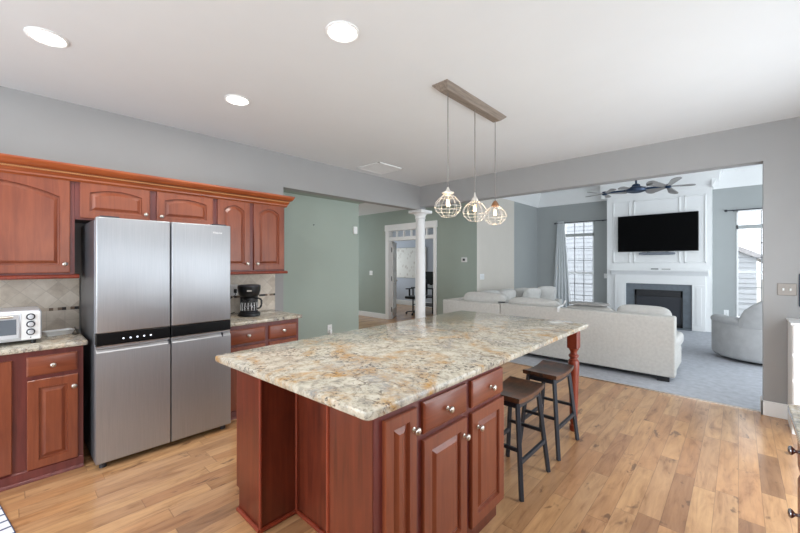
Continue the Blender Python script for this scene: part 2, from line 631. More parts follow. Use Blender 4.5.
def obj(name, mb, mat, parent=None, label=None, kind=None, smooth=35, at=None):
    """link a mesh built in world coordinates as one object"""
    me = bpy.data.meshes.new(name)
    mb.bm.normal_update()
    mb.bm.to_mesh(me)
    mb.bm.free()
    o = bpy.data.objects.new(name, me)
    COL.objects.link(o)
    po = org_of(parent)
    w = Vector(at) if at is not None else po.copy()
    me.transform(Matrix.Translation(-w))
    o.location = w - po
    if parent is not None:
        o.parent = parent
    ORG[o.name] = w
    for m in (mat if isinstance(mat, (list, tuple)) else [mat]):
        me.materials.append(m)
    if smooth:
        me.shade_smooth()
        me.set_sharp_from_angle(angle=math.radians(smooth))
    if label:
        o['label'] = label
    if kind:
        o['kind'] = kind
    return o


def thing(name, label, cat, loc, group=None):
    o = bpy.data.objects.new(name, None)
    o.empty_display_size = 0.1
    COL.objects.link(o)
    o.location = loc
    ORG[o.name] = Vector(loc)
    o['label'] = label
    o['category'] = cat
    if group:
        o['group'] = group
    return o


def tag(o, label, cat, group=None):
    o['label'] = label
    o['category'] = cat
    if group:
        o['group'] = group
    return o


def struct(name, mb, mat, parent=None, smooth=35):
    return obj(name, mb, mat, parent, kind='structure' if parent is None else None, smooth=smooth)


def dup(root, loc, label):
    r = root.copy()
    COL.objects.link(r)
    r.location = loc
    r['label'] = label
    for ch in root.children:
        c = ch.copy()
        COL.objects.link(c)
        c.parent = r
        for g in ch.children:
            d = g.copy()
            COL.objects.link(d)
            d.parent = c
    return r


def knob(parent, p, axis='x', s=1.0, mat=None):
    prof = [(0.011, 0), (0.011, 0.002), (0.0055, 0.005), (0.0055, 0.013), (0.010, 0.017), (0.0155, 0.022), (0.0165, 0.026), (0.013, 0.031), (0.006, 0.033)]
    prof = [(r * s, h * s) for r, h in prof]
    return obj('knob', MB().lathe(prof, p, axis, 18), mat or NICKEL, parent, smooth=60)


# ------------------------------------------------------------------ the room
WX = -4.11      # face of the cabinet wall
BY = 4.956      # face of the beam wall
CZ = 2.805
BK = -2.3       # rear wall
RX = 0.95       # right kitchen wall
LC = 3.42       # living room ceiling
LY = 10.4       # window wall
HY = 6.72       # far hall wall
HZ = 2.78

struct('floor', MB().box(-9.5, RX + 0.15, BK - 0.15, 5.02, -0.1, 0.0).box(-9.5, -4.11, 5.02, 9.6, -0.1, 0.0), FLOORM, smooth=0)
struct('floor_carpet', MB().box(-4.11, 2.65, 5.02, 10.55, -0.1, 0.006), CARPET, smooth=0)
struct('ceiling', MB().box(WX - 0.14, RX + 0.15, BK - 0.15, BY + 0.15, CZ, CZ + 0.1), CEIL, smooth=0)
struct('ceiling_hall', MB().box(-9.5, WX - 0.14, 1.2, HY + 0.12, HZ, HZ + 0.1).box(WX - 0.14, -4.03, BY + 0.15, HY + 0.12, HZ, HZ + 0.1), CEIL, smooth=0)
struct('ceiling_living', MB().box(-4.4, 2.65, BY + 0.15, LY + 0.15, LC, LC + 0.1), CEIL, smooth=0)
struct('ceiling_office', MB().box(-9.5, -4.45, HY + 0.12, 9.7, HZ, HZ + 0.1), CEIL, smooth=0)
# cabinet wall: solid part up to the opening, then a header over the opening
struct('wall_left', MB().box(WX - 0.14, WX, BK, 2.32, 0, CZ).box(WX - 0.14, WX, 2.32, BY + 0.15, 2.395, CZ), WALL, smooth=0)
struct('wall_rear', MB().box(WX, -3.4, BK - 0.12, BK, 0, CZ).box(0.0, RX, BK - 0.12, BK, 0, CZ).box(-3.4, 0, BK - 0.12, BK, 0, 0.55).box(-3.4, 0, BK - 0.12, BK, 2.45, CZ), WALL, smooth=0)
struct('wall_right', MB().box(RX, RX + 0.12, BK, -0.15, 0, CZ).box(RX, RX + 0.12, 1.55, 2.25, 0, CZ).box(RX, RX + 0.12, 4.15, BY, 0, CZ)
       .box(RX, RX + 0.12, -0.15, 1.55, 0, 1.15).box(RX, RX + 0.12, -0.15, 1.55, 2.25, CZ).box(RX, RX + 0.12, 2.25, 4.15, 2.2, CZ), WALL, smooth=0)
# beam wall: header and pier
struct('wall_beam', MB().box(WX, 0.175, BY, BY + 0.15, 2.445, LC).box(0.175, RX + 0.15, BY, BY + 0.15, 0, LC).box(WX - 0.14, WX, BY, BY + 0.15, CZ, LC), WALL, smooth=0)
# hall: soffit and partition with clipped corner
struct('wall_hall_partition', MB().box(-4.54, -4.42, 1.3, 3.8, 0, HZ).prism([(3.8, 2.38), (3.8, 2.56), (3.98, 2.56)], 'x', -4.54, -4.42), GREEN, smooth=0)
struct('ceiling_soffit', MB().box(-4.42, WX - 0.14, 1.3, 3.8, 2.397, HZ), GREEN, smooth=0)
struct('wall_hall_near', MB().box(-9.5, -4.54, 1.2, 1.3, 0, HZ), GREEN, smooth=0)
DX0, DX1, DZ0 = -6.62, -5.16, 2.08   # french door opening
struct('wall_hall_far', MB().box(-9.5, DX0, HY, HY + 0.12, 0, HZ).box(DX1, -4.03, HY, HY + 0.12, 0, HZ).box(DX0, DX1, HY, HY + 0.12, 2.29, HZ), GREEN, smooth=0)
struct('wall_hall_header', MB().box(-4.37, -4.15, HY, HY + 0.12, HZ, LC).box(-4.03 - 0.12, -4.03, BY + 0.15, HY + 0.12, HZ, LC + 0.05), GREEN, smooth=0)
struct('wall_hall_end', MB().box(-9.6, -9.5, 1.2, 9.7, 0, HZ), GREEN, smooth=0)
# living room walls
struct('wall_living_left', MB().box(-4.37, -4.25, 8.92, LY, 0, LC), LIVWALL, smooth=0)
struct('wall_living_pale_stretch', MB().box(-4.37, -4.25, HY + 0.12, 8.92, 0, LC), BEIGE, smooth=0)  # same wall plane, colored paler up to a hard edge
W1 = (-3.51, -2.76, 0.3, 2.56)
W2 = (-0.03, 0.72, 0.3, 2.56)
struct('wall_living_far', MB().box(-4.37, W1[0], LY, LY + 0.14, 0, LC).box(W1[1], W2[0], LY, LY + 0.14, 0, LC).box(W2[1], 2.65, LY, LY + 0.14, 0, LC)
       .box(W1[0], W1[1], LY, LY + 0.14, 0, W1[2]).box(W1[0], W1[1], LY, LY + 0.14, W1[3], LC)
       .box(W2[0], W2[1], LY, LY + 0.14, 0, W2[2]).box(W2[0], W2[1], LY, LY + 0.14, W2[3], LC), LIVWALL, smooth=0)
struct('wall_living_far_bar', MB().box(W1[0] + 0.02, W1[1] - 0.02, LY - 0.014, LY + 0.1, 2.175, 2.245).box(W2[0] + 0.02, W2[1] - 0.02, LY - 0.014, LY + 0.1, 2.175, 2.245), LIVWALL, smooth=0)
struct('wall_living_right', MB().box(2.5, 2.65, BY + 0.15, LY, 0, LC), LIVWALL, smooth=0)
# office
struct('wall_office_far', MB().box(-9.5, -4.37, 9.5, 9.6, 0, HZ), OFFICE, smooth=0)
struct('wall_office_side', MB().box(-4.5, -4.37, HY + 0.12, 9.5, 0, HZ), OFFICE, smooth=0)

# chimney breast with applied mouldings
BX0, BX1, BFY = -2.38, -0.413, 10.08
struct('wall_chimney', MB().box(BX0, BX1, BFY, LY, 0, LC), WHITE, smooth=0)


def rect_mould(mb, x0, x1, z0, z1, y, w=0.03, d=0.018):
    for a in ((x0, x1, z0, z0 + w), (x0, x1, z1 - w, z1), (x0, x0 + w, z0, z1), (x1 - w, x1, z0, z1)):
        mb.box(a[0], a[1], y - d, y, a[2], a[3], 0.006, 1)


mb = MB()
for a, b in ((-2.25, -1.89), (-1.82, -0.94), (-0.87, -0.5)):
    rect_mould(mb, a, b, 1.46, 2.93, BFY)
struct('trim_1', mb, WHITE)


def crown_prof(p, d, z0, z1):
    return [(p, z0), (p + d * 0.02, z0), (p + d * 0.025, z0 + 0.05), (p + d * 0.05, z0 + 0.09), (p + d * 0.12, z0 + 0.2), (p + d * 0.15, z1 - 0.05), (p + d * 0.17, z1 - 0.045), (p + d * 0.17, z1), (p, z1)]


struct('trim_2', MB().prism(crown_prof(LY, -1, 3.05, LC), 'x', -4.25, BX0).prism(crown_prof(LY, -1, 3.05, LC), 'x', BX1, 2.5)
       .prism(crown_prof(BFY, -1, 3.05, LC), 'x', BX0 - 0.12, BX1 + 0.12)
       .prism(crown_prof(-4.25, 1, 3.05, LC), 'y', HY + 0.12, LY).prism(crown_prof(2.5, -1, 3.05, LC), 'y', BY + 0.15, LY)
       .prism(crown_prof(BX1, 1, 3.05, LC), 'y', BFY - 0.1, LY), WHITE, smooth=50)


def baseb(mb, x0, x1, y0, y1, h=0.14):
    return mb.box(x0, x1, y0, y1, 0, h, 0.004, 1)


struct('baseboard_pier', baseb(baseb(MB(), 0.158, RX, BY - 0.016, BY), 0.158, 0.175, BY - 0.016, BY + 0.15), WHITE)
struct('baseboard_hall', baseb(baseb(MB(), -9.5, DX0 - 0.125, HY - 0.016, HY, 0.13), DX1 + 0.09, -4.03, HY - 0.016, HY, 0.13), WHITE)
struct('baseboard_living', baseb(baseb(baseb(MB(), -4.25, BX0, LY - 0.016, LY), BX1, 2.5, LY - 0.016, LY), -4.25, -4.234, HY + 0.12, LY), WHITE)
struct('baseboard_office', baseb(baseb(MB(), -9.5, -4.5, 9.484, 9.5, 0.16), -4.516, -4.5, HY + 0.12, 9.5, 0.16), WHITE)
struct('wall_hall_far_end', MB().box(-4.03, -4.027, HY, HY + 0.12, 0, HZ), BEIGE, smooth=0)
struct('trim_3', MB().box(-4.11, 0.175, 5.012, 5.03, 0.0, 0.011), NICKEL, smooth=0)


# windows
def window(name, W, cols, rows_hi, rows_lo, mid):
    x0, x1, z0, z1 = W
    y = LY
    mb = MB()
    t = 0.028
    mb.box(x0, x0 + t, y - 0.012, y + 0.1, z0, z1).box(x1 - t, x1, y - 0.012, y + 0.1, z0, z1)
    mb.box(x0, x1, y - 0.012, y + 0.1, z1 - t, z1).box(x0 - 0.02, x1 + 0.02, y - 0.05, y + 0.1, z0 - 0.02, z0 + 0.035)
    mb.box(x0, x1, y - 0.012, y + 0.1, 2.17, 2.25)            # bar under the transom light
    mb.box(x0 + t, x1 - t, y + 0.03, y + 0.085, mid - 0.03, mid + 0.02)
    fr = struct(name, mb, WHITE)
    mb = MB()
    for i in range(1, cols):
        x = x0 + t + (x1 - x0 - 2 * t) * i / cols
        mb.box(x - 0.009, x + 0.009, y + 0.05, y + 0.07, z0 + 0.03, z1 - t)
    for j in range(1, rows_hi):
        z = mid + (2.17 - mid) * j / rows_hi
        mb.box(x0 + t, x1 - t, y + 0.05, y + 0.07, z - 0.008, z + 0.008)
    for j in range(1, rows_lo):
        z = z0 + (mid - z0) * j / rows_lo
        mb.box(x0 + t, x1 - t, y + 0.05, y + 0.07, z - 0.008, z + 0.008)
    obj('muntin', mb, plain(name + '_bar_paint', (150, 152, 156), 0.5), fr, smooth=0)
    obj('pane', MB().box(x0 + t, x1 - t, y + 0.058, y + 0.062, z0, z1), GLASS, fr, smooth=0)


window('window_1', W1, 3, 3, 3, 1.2)
window('window_2', W2, 2, 3, 3, 1.28)

# french door: casing, transom lights, open leaf
mb = MB()
c = 0.115
mb.box(DX0 - c, DX0 + 0.008, HY - 0.025, HY + 0.14, 0, 2.43, 0.006, 1).box(DX1 - 0.008, DX1 + 0.08, HY - 0.025, HY + 0.14, 0, 2.43, 0.006, 1)
mb.box(DX0 - c - 0.02, DX1 + 0.1, HY - 0.03, HY + 0.145, 2.282, 2.44, 0.006, 1).box(DX0, DX1, HY - 0.01, HY + 0.12, 2.03, 2.12, 0.004, 1)
for i in range(1, 6):
    x = DX0 + (DX1 - DX0) * i / 6
    mb.box(x - 0.016, x + 0.016, HY + 0.02, HY + 0.08, 2.1, 2.32)
dr = struct('door_1', mb, WHITE)
obj('pane', MB().box(DX0, DX1, HY + 0.045, HY + 0.05, 2.1, 2.32), GLASS, dr, smooth=0)
Ld = MB()
# leaf opened into the office about the left jamb
ang = math.radians(126)
hx, hy = DX0 + 0.03, HY + 0.12


def leafM():
    return Matrix.Translation((hx, hy, 0)) @ Matrix.Rotation(ang, 4, 'Z')


M = leafM()
for a in ((0, 0.1, 0.02, 2.02), (0.62, 0.72, 0.02, 2.02), (0, 0.72, 0.02, 0.25), (0, 0.72, 1.9, 2.02)):
    Ld.box(a[0], a[1], 0, 0.04, a[2], a[3], 0.004, 1, M)
for i in range(1, 3):
    Ld.box(0.1 + 0.52 * i / 3 - 0.01, 0.1 + 0.52 * i / 3 + 0.01, 0.008, 0.032, 0.25, 1.9, 0, 1, M)
for i in range(1, 5):
    Ld.box(0.1, 0.62, 0.008, 0.032, 0.25 + 1.65 * i / 5 - 0.01, 0.25 + 1.65 * i / 5 + 0.01, 0, 1, M)
lf = obj('door_leaf', Ld, WHITE, dr)
obj('pane', MB().box(0.1, 0.62, 0.018, 0.022, 0.25, 1.9, 0, 1, M), GLASS, lf, smooth=0)
for z in (0.25, 1.05, 1.8):
    obj('hinge', MB().cyl((hx - 0.024, hy - 0.03, z - 0.06), (hx - 0.024, hy - 0.03, z + 0.06), 0.012), DARK, lf, smooth=0)
mb = MB().lathe([(0.026, 0), (0.026, 0.008), (0.01, 0.01), (0.01, 0.045)], M @ Vector((0.67, 0.0, 0.98)), (M.to_3x3() @ Vector((1, 0, 0)), M.to_3x3() @ Vector((0, 0, 1)), M.to_3x3() @ Vector((0, -1, 0))), 14)
mb.bar(M @ Vector((0.67, -0.045, 0.98)), M @ Vector((0.56, -0.045, 0.98)), 0.016, 0.016)
obj('door_handle', mb, NICKEL, lf)

# column at the corner of the two openings
t = thing('column', 'white round column standing at the corner behind the island', 'column', (-4.17, 5.03, 0))
cx, cy = -4.17, 5.03
obj('base', MB().box(cx - 0.14, cx + 0.14, cy - 0.14, cy + 0.14, 0, 0.07, 0.006, 1).lathe([(0.13, 0.07), (0.135, 0.1), (0.12, 0.12), (0.1, 0.15)], (cx, cy, 0)), WHITE, t)
obj('shaft', MB().lathe([(0.092, 0.15), (0.092, 0.9), (0.088, 1.6), (0.082, 2.24)], (cx, cy, 0), n=32), WHITE, t)
obj('capital', MB().lathe([(0.082, 2.24), (0.095, 2.25), (0.095, 2.27), (0.088, 2.275), (0.1, 2.31), (0.125, 2.335), (0.14, 2.34)], (cx, cy, 0), n=32)
    .box(cx - 0.155, cx + 0.155, cy - 0.155, cy + 0.155, 2.34, 2.395, 0.008, 1), WHITE, t)

# backsplash
struct('wall_backsplash_left', MB().box(WX, WX + 0.012, BK + 0.4, 0.42, 0.9, 1.36), TILE, smooth=0)
struct('wall_backsplash_right', MB().box(WX, WX + 0.012, 1.3, 2.203, 0.9, 1.36), TILE, smooth=0)

# outdoors
struct('ground_outside', MB().box(-30, 30, LY + 0.14, 60, -0.6, -0.5), LAWN, smooth=0)
t = thing('neighbour_house', 'white house with lap siding seen outside the living room windows', 'house', (-5.0, 17, -0.5))
mb = MB()
z = -0.5
prof_top = lambda z: 0.42 - (z - 1.57) / 0.53 if z > 1.57 else 0.42
while z < 5.3:
    xr = prof_top(z)
    xl = -10.9 - (xr - 0.42) if z > 1.57 else -10.9
    if xr - xl < 0.3:
        break
    mb.prism([(16.0, z), (16.03, z + 0.165), (17, z + 0.165), (17, z)], 'x', xl, xr)
    z += 0.165
obj('siding', mb, SIDING, t, smooth=0)
rz = lambda x: 1.6 + (0.46 - x) * 0.53
ridge = -5.24
obj('roof', MB().prism([(0.75, rz(0.75)), (ridge, rz(ridge)), (ridge, rz(ridge) + 0.16), (0.75, rz(0.75) + 0.16)], 'y', 15.85, 22)
    .prism([(2 * ridge - 0.75, rz(0.75)), (ridge, rz(ridge)), (ridge, rz(ridge) + 0.16), (2 * ridge - 0.75, rz(0.75) + 0.16)], 'y', 15.85, 22), ROOF, t, smooth=0)
# windows and patio door on the kitchen's unseen sides
mb = MB()
for y in (2.25, 3.17, 4.1):
    mb.box(RX, RX + 0.1, y, y + 0.06, 0, 2.2)
mb.box(RX, RX + 0.1, 2.25, 4.15, 2.14, 2.2).box(RX, RX + 0.1, 2.25, 4.15, 0, 0.1)
struct('door_2', mb, WHITE)
mb = MB()
for y in (-0.15, 0.67, 1.5):
    mb.box(RX, RX + 0.1, y, y + 0.05, 1.15, 2.25)
mb.box(RX, RX + 0.1, -0.15, 1.55, 2.2, 2.25).box(RX - 0.03, RX + 0.1, -0.15, 1.55, 1.13, 1.18)
struct('window_3', mb, WHITE)
mb = MB()
for x in (-3.4, -2.3, -1.15, -0.05):
    mb.box(x, x + 0.05, BK - 0.1, BK, 0.55, 2.45)
mb.box(-3.4, 0, BK - 0.1, BK, 2.4, 2.45).box(-3.4, 0, BK - 0.1, BK + 0.03, 0.53, 0.58)
struct('window_4', mb, WHITE)

# ------------------------------------------------------------------ island
t = thing('island_cabinet', 'cherry kitchen island base with drawers, doors and a recessed end panel', 'kitchen island', (-1.58, 1.43, 0))
FP = [(-1.01, 0.936), (-1.01, 1.945), (-2.2, 1.945), (-2.2, 0.936), (-1.9, 0.936), (-1.9, 1.16), (-1.288, 1.16), (-1.288, 0.936)]
FB = [(-1.03, 0.936), (-1.03, 1.93), (-2.165, 1.93), (-2.165, 0.936), (-1.9, 0.936), (-1.9, 1.16), (-1.288, 1.16), (-1.288, 0.936)]
obj('body', MB().prism(FP, 'z', 0.13, 0.897).prism(FB, 'z', 0, 0.13), CHR, t, smooth=0)
mb = MB()
for p in ((-1.9, 0.936), (-1.9 + 0.006, 1.154), (-1.288, 0.936)):
    obj('corner_bead', MB().cyl((p[0], p[1], 0.02), (p[0], p[1], 0.895), 0.009, n=10), CHT, t, 'brighter red vertical bead')  # brighter red has the light caught on these edges put in
mb = MB()
for a, b in (((-2.165, 0.93), (-1.895, 0.93)), ((-1.894, 0.93), (-1.894, 1.154)), ((-1.894, 1.154), (-1.288, 1.154)), ((-1.288, 0.93), (-1.02, 0.93))):
    mb.tube([(a[0], a[1], 0.011), (b[0], b[1], 0.011)], 0.0125, 10)
obj('base_moulding', mb, CHT, t)
mb = MB().box(-1.012, -1.008, 0.94, 1.94, 0.115, 0.895)
obj('face_frame', mb, CHD, t, 'darker face frame', smooth=0)
xb, xf = -1.008, -0.988
d = obj('door', MB().door(xb, xf, 0.985, 1.172, 0.107, 0.853, 0.045), CHV, t, smooth=12)
knob(d, (xf, 1.15, 0.768))
for y0, y1, yk in ((1.219, 1.558, 1.39), (1.604, 1.94, 1.79)):
    d = obj('drawer', MB().slab(xb, xf, y0, y1, 0.722, 0.86), CHH, t)
    knob(d, (xf, yk, 0.787))
for y0, y1, yk in ((1.219, 1.558, 1.528), (1.604, 1.945, 1.66)):
    d = obj('door', MB().door(xb, xf, y0, y1, 0.107, 0.695), CHV, t, smooth=12)
    knob(d, (xf, yk, 0.612))


def counter(name, x0, x1, y0, y1, z0, z1, mat, label, r=0.03, skew=(0, 0)):
    t = bmesh.new()
    pts = []
    for cx_, cy_, a0 in ((x1 - r, y0 + r, -90), (x1 - r, y1 - r, 0), (x0 + r, y1 - r, 90), (x0 + r, y0 + r, 180)):
        for i in range(7):
            a = math.radians(a0 + 15 * i)
            pts.append((cx_ + r * math.cos(a), cy_ + r * math.sin(a)))
    pts = [(px - skew[1] * (x1 - px) / (x1 - x0) * (y1 - py) / (y1 - y0), py + skew[0] * (x1 - px) / (x1 - x0) * (y1 - py) / (y1 - y0)) for px, py in pts]
    m = MB()
    t.free()
    cxm, cym = (x0 + x1) / 2, (y0 + y1) / 2

    def lp(i, z):
        out = []
        for px, py in pts:
            dx, dy = px - cxm, py - cym
            out.append((cxm + dx * (1 - i / abs(x1 - x0) * 2), cym + dy * (1 - i / abs(y1 - y0) * 2), z))
        return out
    e = 0.008
    m.loops([lp(e, z0), lp(e * 0.3, z0 + e * 0.3), lp(0, z0 + e), lp(0, z1 - e), lp(e * 0.3, z1 - e * 0.3), lp(e, z1)])
    return tag(obj(name, m, mat, None, smooth=40), label, 'countertop')


counter('island_countertop', -2.27, -0.956, 0.866, 3.46, 0.897, 0.932, GRAN, 'large gold and cream granite slab on the kitchen island', 0.024, (-0.06, -0.07))

# turned post under the far corner
px, py = -1.055, 3.365
t = thing('turned_post', 'turned cherry post supporting the far corner of the island granite', 'post', (px, py, 0))
obj('block', MB().box(px - 0.043, px + 0.043, py - 0.043, py + 0.043, 0.72, 0.897, 0.004, 1), CHT, t)
obj('turning', MB().lathe([(0.03, 0.0), (0.034, 0.012), (0.034, 0.05), (0.026, 0.06), (0.026, 0.07), (0.033, 0.085), (0.03, 0.1), (0.036, 0.3), (0.043, 0.5), (0.046, 0.58), (0.042, 0.612), (0.03, 0.625),
                            (0.03, 0.635), (0.041, 0.645), (0.041, 0.66), (0.028, 0.67), (0.026, 0.685), (0.036, 0.705), (0.042, 0.715), (0.042, 0.72)], (px, py, 0), n=32), CHT, t)


# ------------------------------------------------------------------ cabinets on the left wall
def base_trim(t, y0, y1, x=-3.478):
    obj('base_trim', MB().prism([(x, 0), (x + 0.03, 0), (x + 0.03, 0.008), (x + 0.022, 0.018), (x + 0.016, 0.02), (x + 0.012, 0.07), (x, 0.078)], 'y', y0, y1), CHD, t, smooth=40)


XF = -3.48
t = thing('base_cabinet', 'cherry base cabinet with one long door under the toaster oven', 'cabinet', (-3.79, -0.3, 0))
obj('body', MB().box(WX + 0.003, XF, -0.62, 0.047, 0.0, 0.87), CHD, t, smooth=0)
base_trim(t, -0.62, 0.047)
d = obj('door', MB().door(XF, XF + 0.02, -0.56, 0.025, 0.088, 0.822), CHV, t, smooth=12)
knob(d, (XF + 0.02, -0.5, 0.6))
t = thing('base_cabinet', 'cherry base cabinet with one drawer over one door left of the fridge', 'cabinet', (-3.79, 0.21, 0))
obj('body', MB().box(WX + 0.003, XF, 0.047, 0.378, 0.0, 0.87), CHD, t, smooth=0)
base_trim(t, 0.047, 0.378)
d = obj('drawer', MB().slab(XF, XF + 0.02, 0.09, 0.345, 0.701, 0.83), CHH, t)
knob(d, (XF + 0.02, 0.218, 0.763))
d = obj('door', MB().door(XF, XF + 0.02, 0.093, 0.35, 0.076, 0.672), CHV, t, smooth=12)
knob(d, (XF + 0.02, 0.326, 0.592))
t = thing('base_cabinet', 'cherry base cabinet with two drawers under the coffee maker', 'cabinet', (-3.79, 1.77, 0))
obj('body', MB().box(WX + 0.003, XF, 1.37, 2.14, 0.0, 0.87), CHD, t, smooth=0)
base_trim(t, 1.37, 2.14)
for y0, y1 in ((1.41, 1.757), (1.8, 2.11)):
    d = obj('drawer', MB().slab(XF, XF + 0.02, y0, y1, 0.69, 0.828), CHH, t)
    knob(d, (XF + 0.02, (y0 + y1) / 2, 0.763))
    d = obj('door', MB().door(XF, XF + 0.02, y0, y1, 0.076, 0.663), CHV, t, smooth=12)
    knob(d, (XF + 0.02, y1 - 0.03 if y0 < 1.5 else y0 + 0.03, 0.58))
counter('countertop', -4.098, -3.435, -0.62, 0.4, 0.87, 0.905, GRAN2, 'cream granite countertop under the toaster oven', 0.012)
counter('countertop', -4.098, -3.435, 1.36, 2.17, 0.87, 0.905, GRAN2, 'cream granite countertop under the coffee maker', 0.02)

UX = -3.78


def upper(label, y0, y1, z0, doors, rail=True, y1r=None):
    t = thing('wall_cabinet', label, 'cabinet', (-3.95, (y0 + y1) / 2, z0))
    obj('body', MB().box(WX + 0.003, UX, y0, y1, z0, 2.13), CHD, t, smooth=0)
    for a, b, kz, ky, arch in doors:
        d = obj('door', MB().door(UX, UX + 0.02, a, b, z0 + (0.014 if rail else 0.012), 2.105, 0.058, arch), CHV, t, smooth=12)
        knob(d, (UX + 0.02, ky, kz))
    if rail:
        obj('light_rail', MB().prism([(UX - 0.02, z0 - 0.03), (UX + 0.025, z0 - 0.03), (UX + 0.032, z0 - 0.02), (UX + 0.03, z0 - 0.008), (UX + 0.018, z0), (UX - 0.02, z0)], 'y', y0, y1r or y1 + 0.025)
            .box(WX, UX - 0.02, y0, y1 + 0.02, z0 - 0.03, z0), CHT, t, 'lighter rail along the bottom')
    return t


upper('large cherry wall cabinet with arched door above the toaster oven', -0.62, 0.36, 1.372, ((-0.56, 0.333, 1.452, 0.302, 0.085),))
upper('short cherry wall cabinet with two arched doors above the fridge', 0.362, 1.393, 1.8, ((0.39, 0.851, 1.877, 0.817, 0.03), (0.903, 1.371, 1.872, 0.935, 0.03)), rail=False)
upper('cherry wall cabinet with two narrow arched doors above the coffee maker', 1.395, 2.145, 1.372, ((1.417, 1.739, 1.452, 1.708, 0.05), (1.782, 2.13, 1.452, 1.815, 0.05)))
# crown moulding along all three wall cabinets
t = thing('crown_moulding', 'orange cherry crown moulding running above the wall cabinets', 'moulding', (-3.8, 0.8, 2.1))
cp = [(UX + 0.001, 2.09), (UX + 0.024, 2.09), (UX + 0.028, 2.1), (UX + 0.034, 2.102), (UX + 0.036, 2.115), (UX + 0.046, 2.12), (UX + 0.052, 2.132),
      (UX + 0.06, 2.136), (UX + 0.06, 2.149), (UX + 0.085, 2.153), (UX + 0.104, 2.165), (UX + 0.116, 2.181), (UX + 0.124, 2.19), (UX + 0.124, 2.203), (UX + 0.001, 2.203)]
CE = 2.15


def crown_loops(m):
    """profile swept along the fronts, mitred round the end of the run"""
    loops = []
    for stage in range(3):
        lp = []
        for x, z in cp:
            o = x - UX
            if stage == 0:
                lp.append((x, -0.62, z))
            elif stage == 1:
                lp.append((x, CE + o * 0.45, z))
            else:
                lp.append((WX, CE + o * 0.45, z))
        loops.append(lp)
    return m.loops(loops)


obj('moulding', crown_loops(MB()), CHO, t, smooth=50)
m = MB()
y = -0.6
while y < CE + 0.02:
    m.cyl((UX + 0.062, y, 2.137), (UX + 0.064, y + 0.01, 2.148), 0.005, n=6)
    y += 0.0125
obj('rope_bead', m, plain('pale_rope_bead', (196, 140, 92), 0.4), t, 'paler twisted rope bead')

# ------------------------------------------------------------------ refrigerator
FX = -3.283
t = thing('refrigerator', 'tall stainless steel four door refrigerator between the cherry cabinets', 'refrigerator', (-3.65, 0.885, 0))
obj('body', MB().box(-4.03, FX - 0.075, 0.425, 1.345, 0.035, 1.772, 0.006, 1), GRAYBODY, t, 'dark gray side panels')
for a in (0.45, 1.21):
    obj('hinge_cover', MB().box(FX - 0.1, FX - 0.03, a, a + 0.11, 1.785, 1.797), DARK, t)
YS = ((0.425, 0.878), (0.888, 1.345))
for i, (a, b) in enumerate(YS):
    d = obj('upper_door', MB().box(FX - 0.065, FX, a, b, 0.962, 1.785, 0.008, 3), STEEL, t)
    obj('control_strip', MB().box(FX - 0.064, FX - 0.001, a, b, 0.878, 0.96, 0.003, 1), SCREEN, d, 'glossy black strip')
    if i == 0:
        for j in range(5):
            obj('icon_light', MB().lathe([(0.006, 0), (0.006, 0.001)], (FX - 0.001, 0.58 + j * 0.042, 0.912), 'x', 10), ICON, d)
    # lower door with a scooped finger grip along its top edge
    lo = MB().prism([(FX - 0.065, 0.045), (FX - 0.006, 0.045), (FX, 0.051), (FX, 0.826), (FX - 0.022, 0.852), (FX - 0.022, 0.868), (FX - 0.065, 0.868)], 'y', a, b)
    d2 = obj('lower_door', lo, STEEL, t, smooth=20)
    obj('grip_edge', MB().box(FX - 0.03, FX - 0.002, a + 0.004, b - 0.004, 0.866, 0.874), NICKEL, d2, 'bright metal edge')
    obj('grip_end', MB().box(FX - 0.022, FX + 0.001, (b - 0.075) if i == 1 else b - 0.012, (b - 0.065) if i == 1 else b - 0.002, 0.822, 0.856), DARK, d2)
for y in (0.47, 1.3):
    for x in (FX - 0.06, -3.95):
        obj('foot', MB().cyl((x, y, 0), (x, y, 0.04), 0.022, n=14), DARK, t)
obj('toe_grille', MB().box(-3.9, FX - 0.05, 0.44, 1.33, 0.03, 0.05), BLACK, t, smooth=0)


def text(name, s, size, loc, rot, mat, parent, ext=0.0006):
    cu = bpy.data.curves.new(name, 'FONT')
    cu.body = s
    cu.size = size
    cu.extrude = ext
    cu.align_x = 'CENTER'
    tmp = bpy.data.objects.new('tmp_text', cu)
    COL.objects.link(tmp)
    bpy.context.view_layer.update()
    dg = bpy.context.evaluated_depsgraph_get()
    me = bpy.data.meshes.new_from_object(tmp.evaluated_get(dg))
    bpy.data.objects.remove(tmp)
    bpy.data.curves.remove(cu)
    M = Matrix.Translation(Vector(loc)) @ rot.to_4x4()
    me.transform(M)
    m = MB()
    m.bm.from_mesh(me)
    bpy.data.meshes.remove(me)
    return obj(name, m, mat, parent, smooth=0)


FACE_PX = Matrix(((0, 0, 1), (1, 0, 0), (0, 1, 0)))    # text lying in the YZ plane, reading along +Y, facing +X
up_r = [o for o in t.children if o.name.startswith('upper_door')][1]
text('logo', 'Hisense', 0.024, (FX + 0.0006, 1.235, 1.712), FACE_PX, WHITEP, up_r)

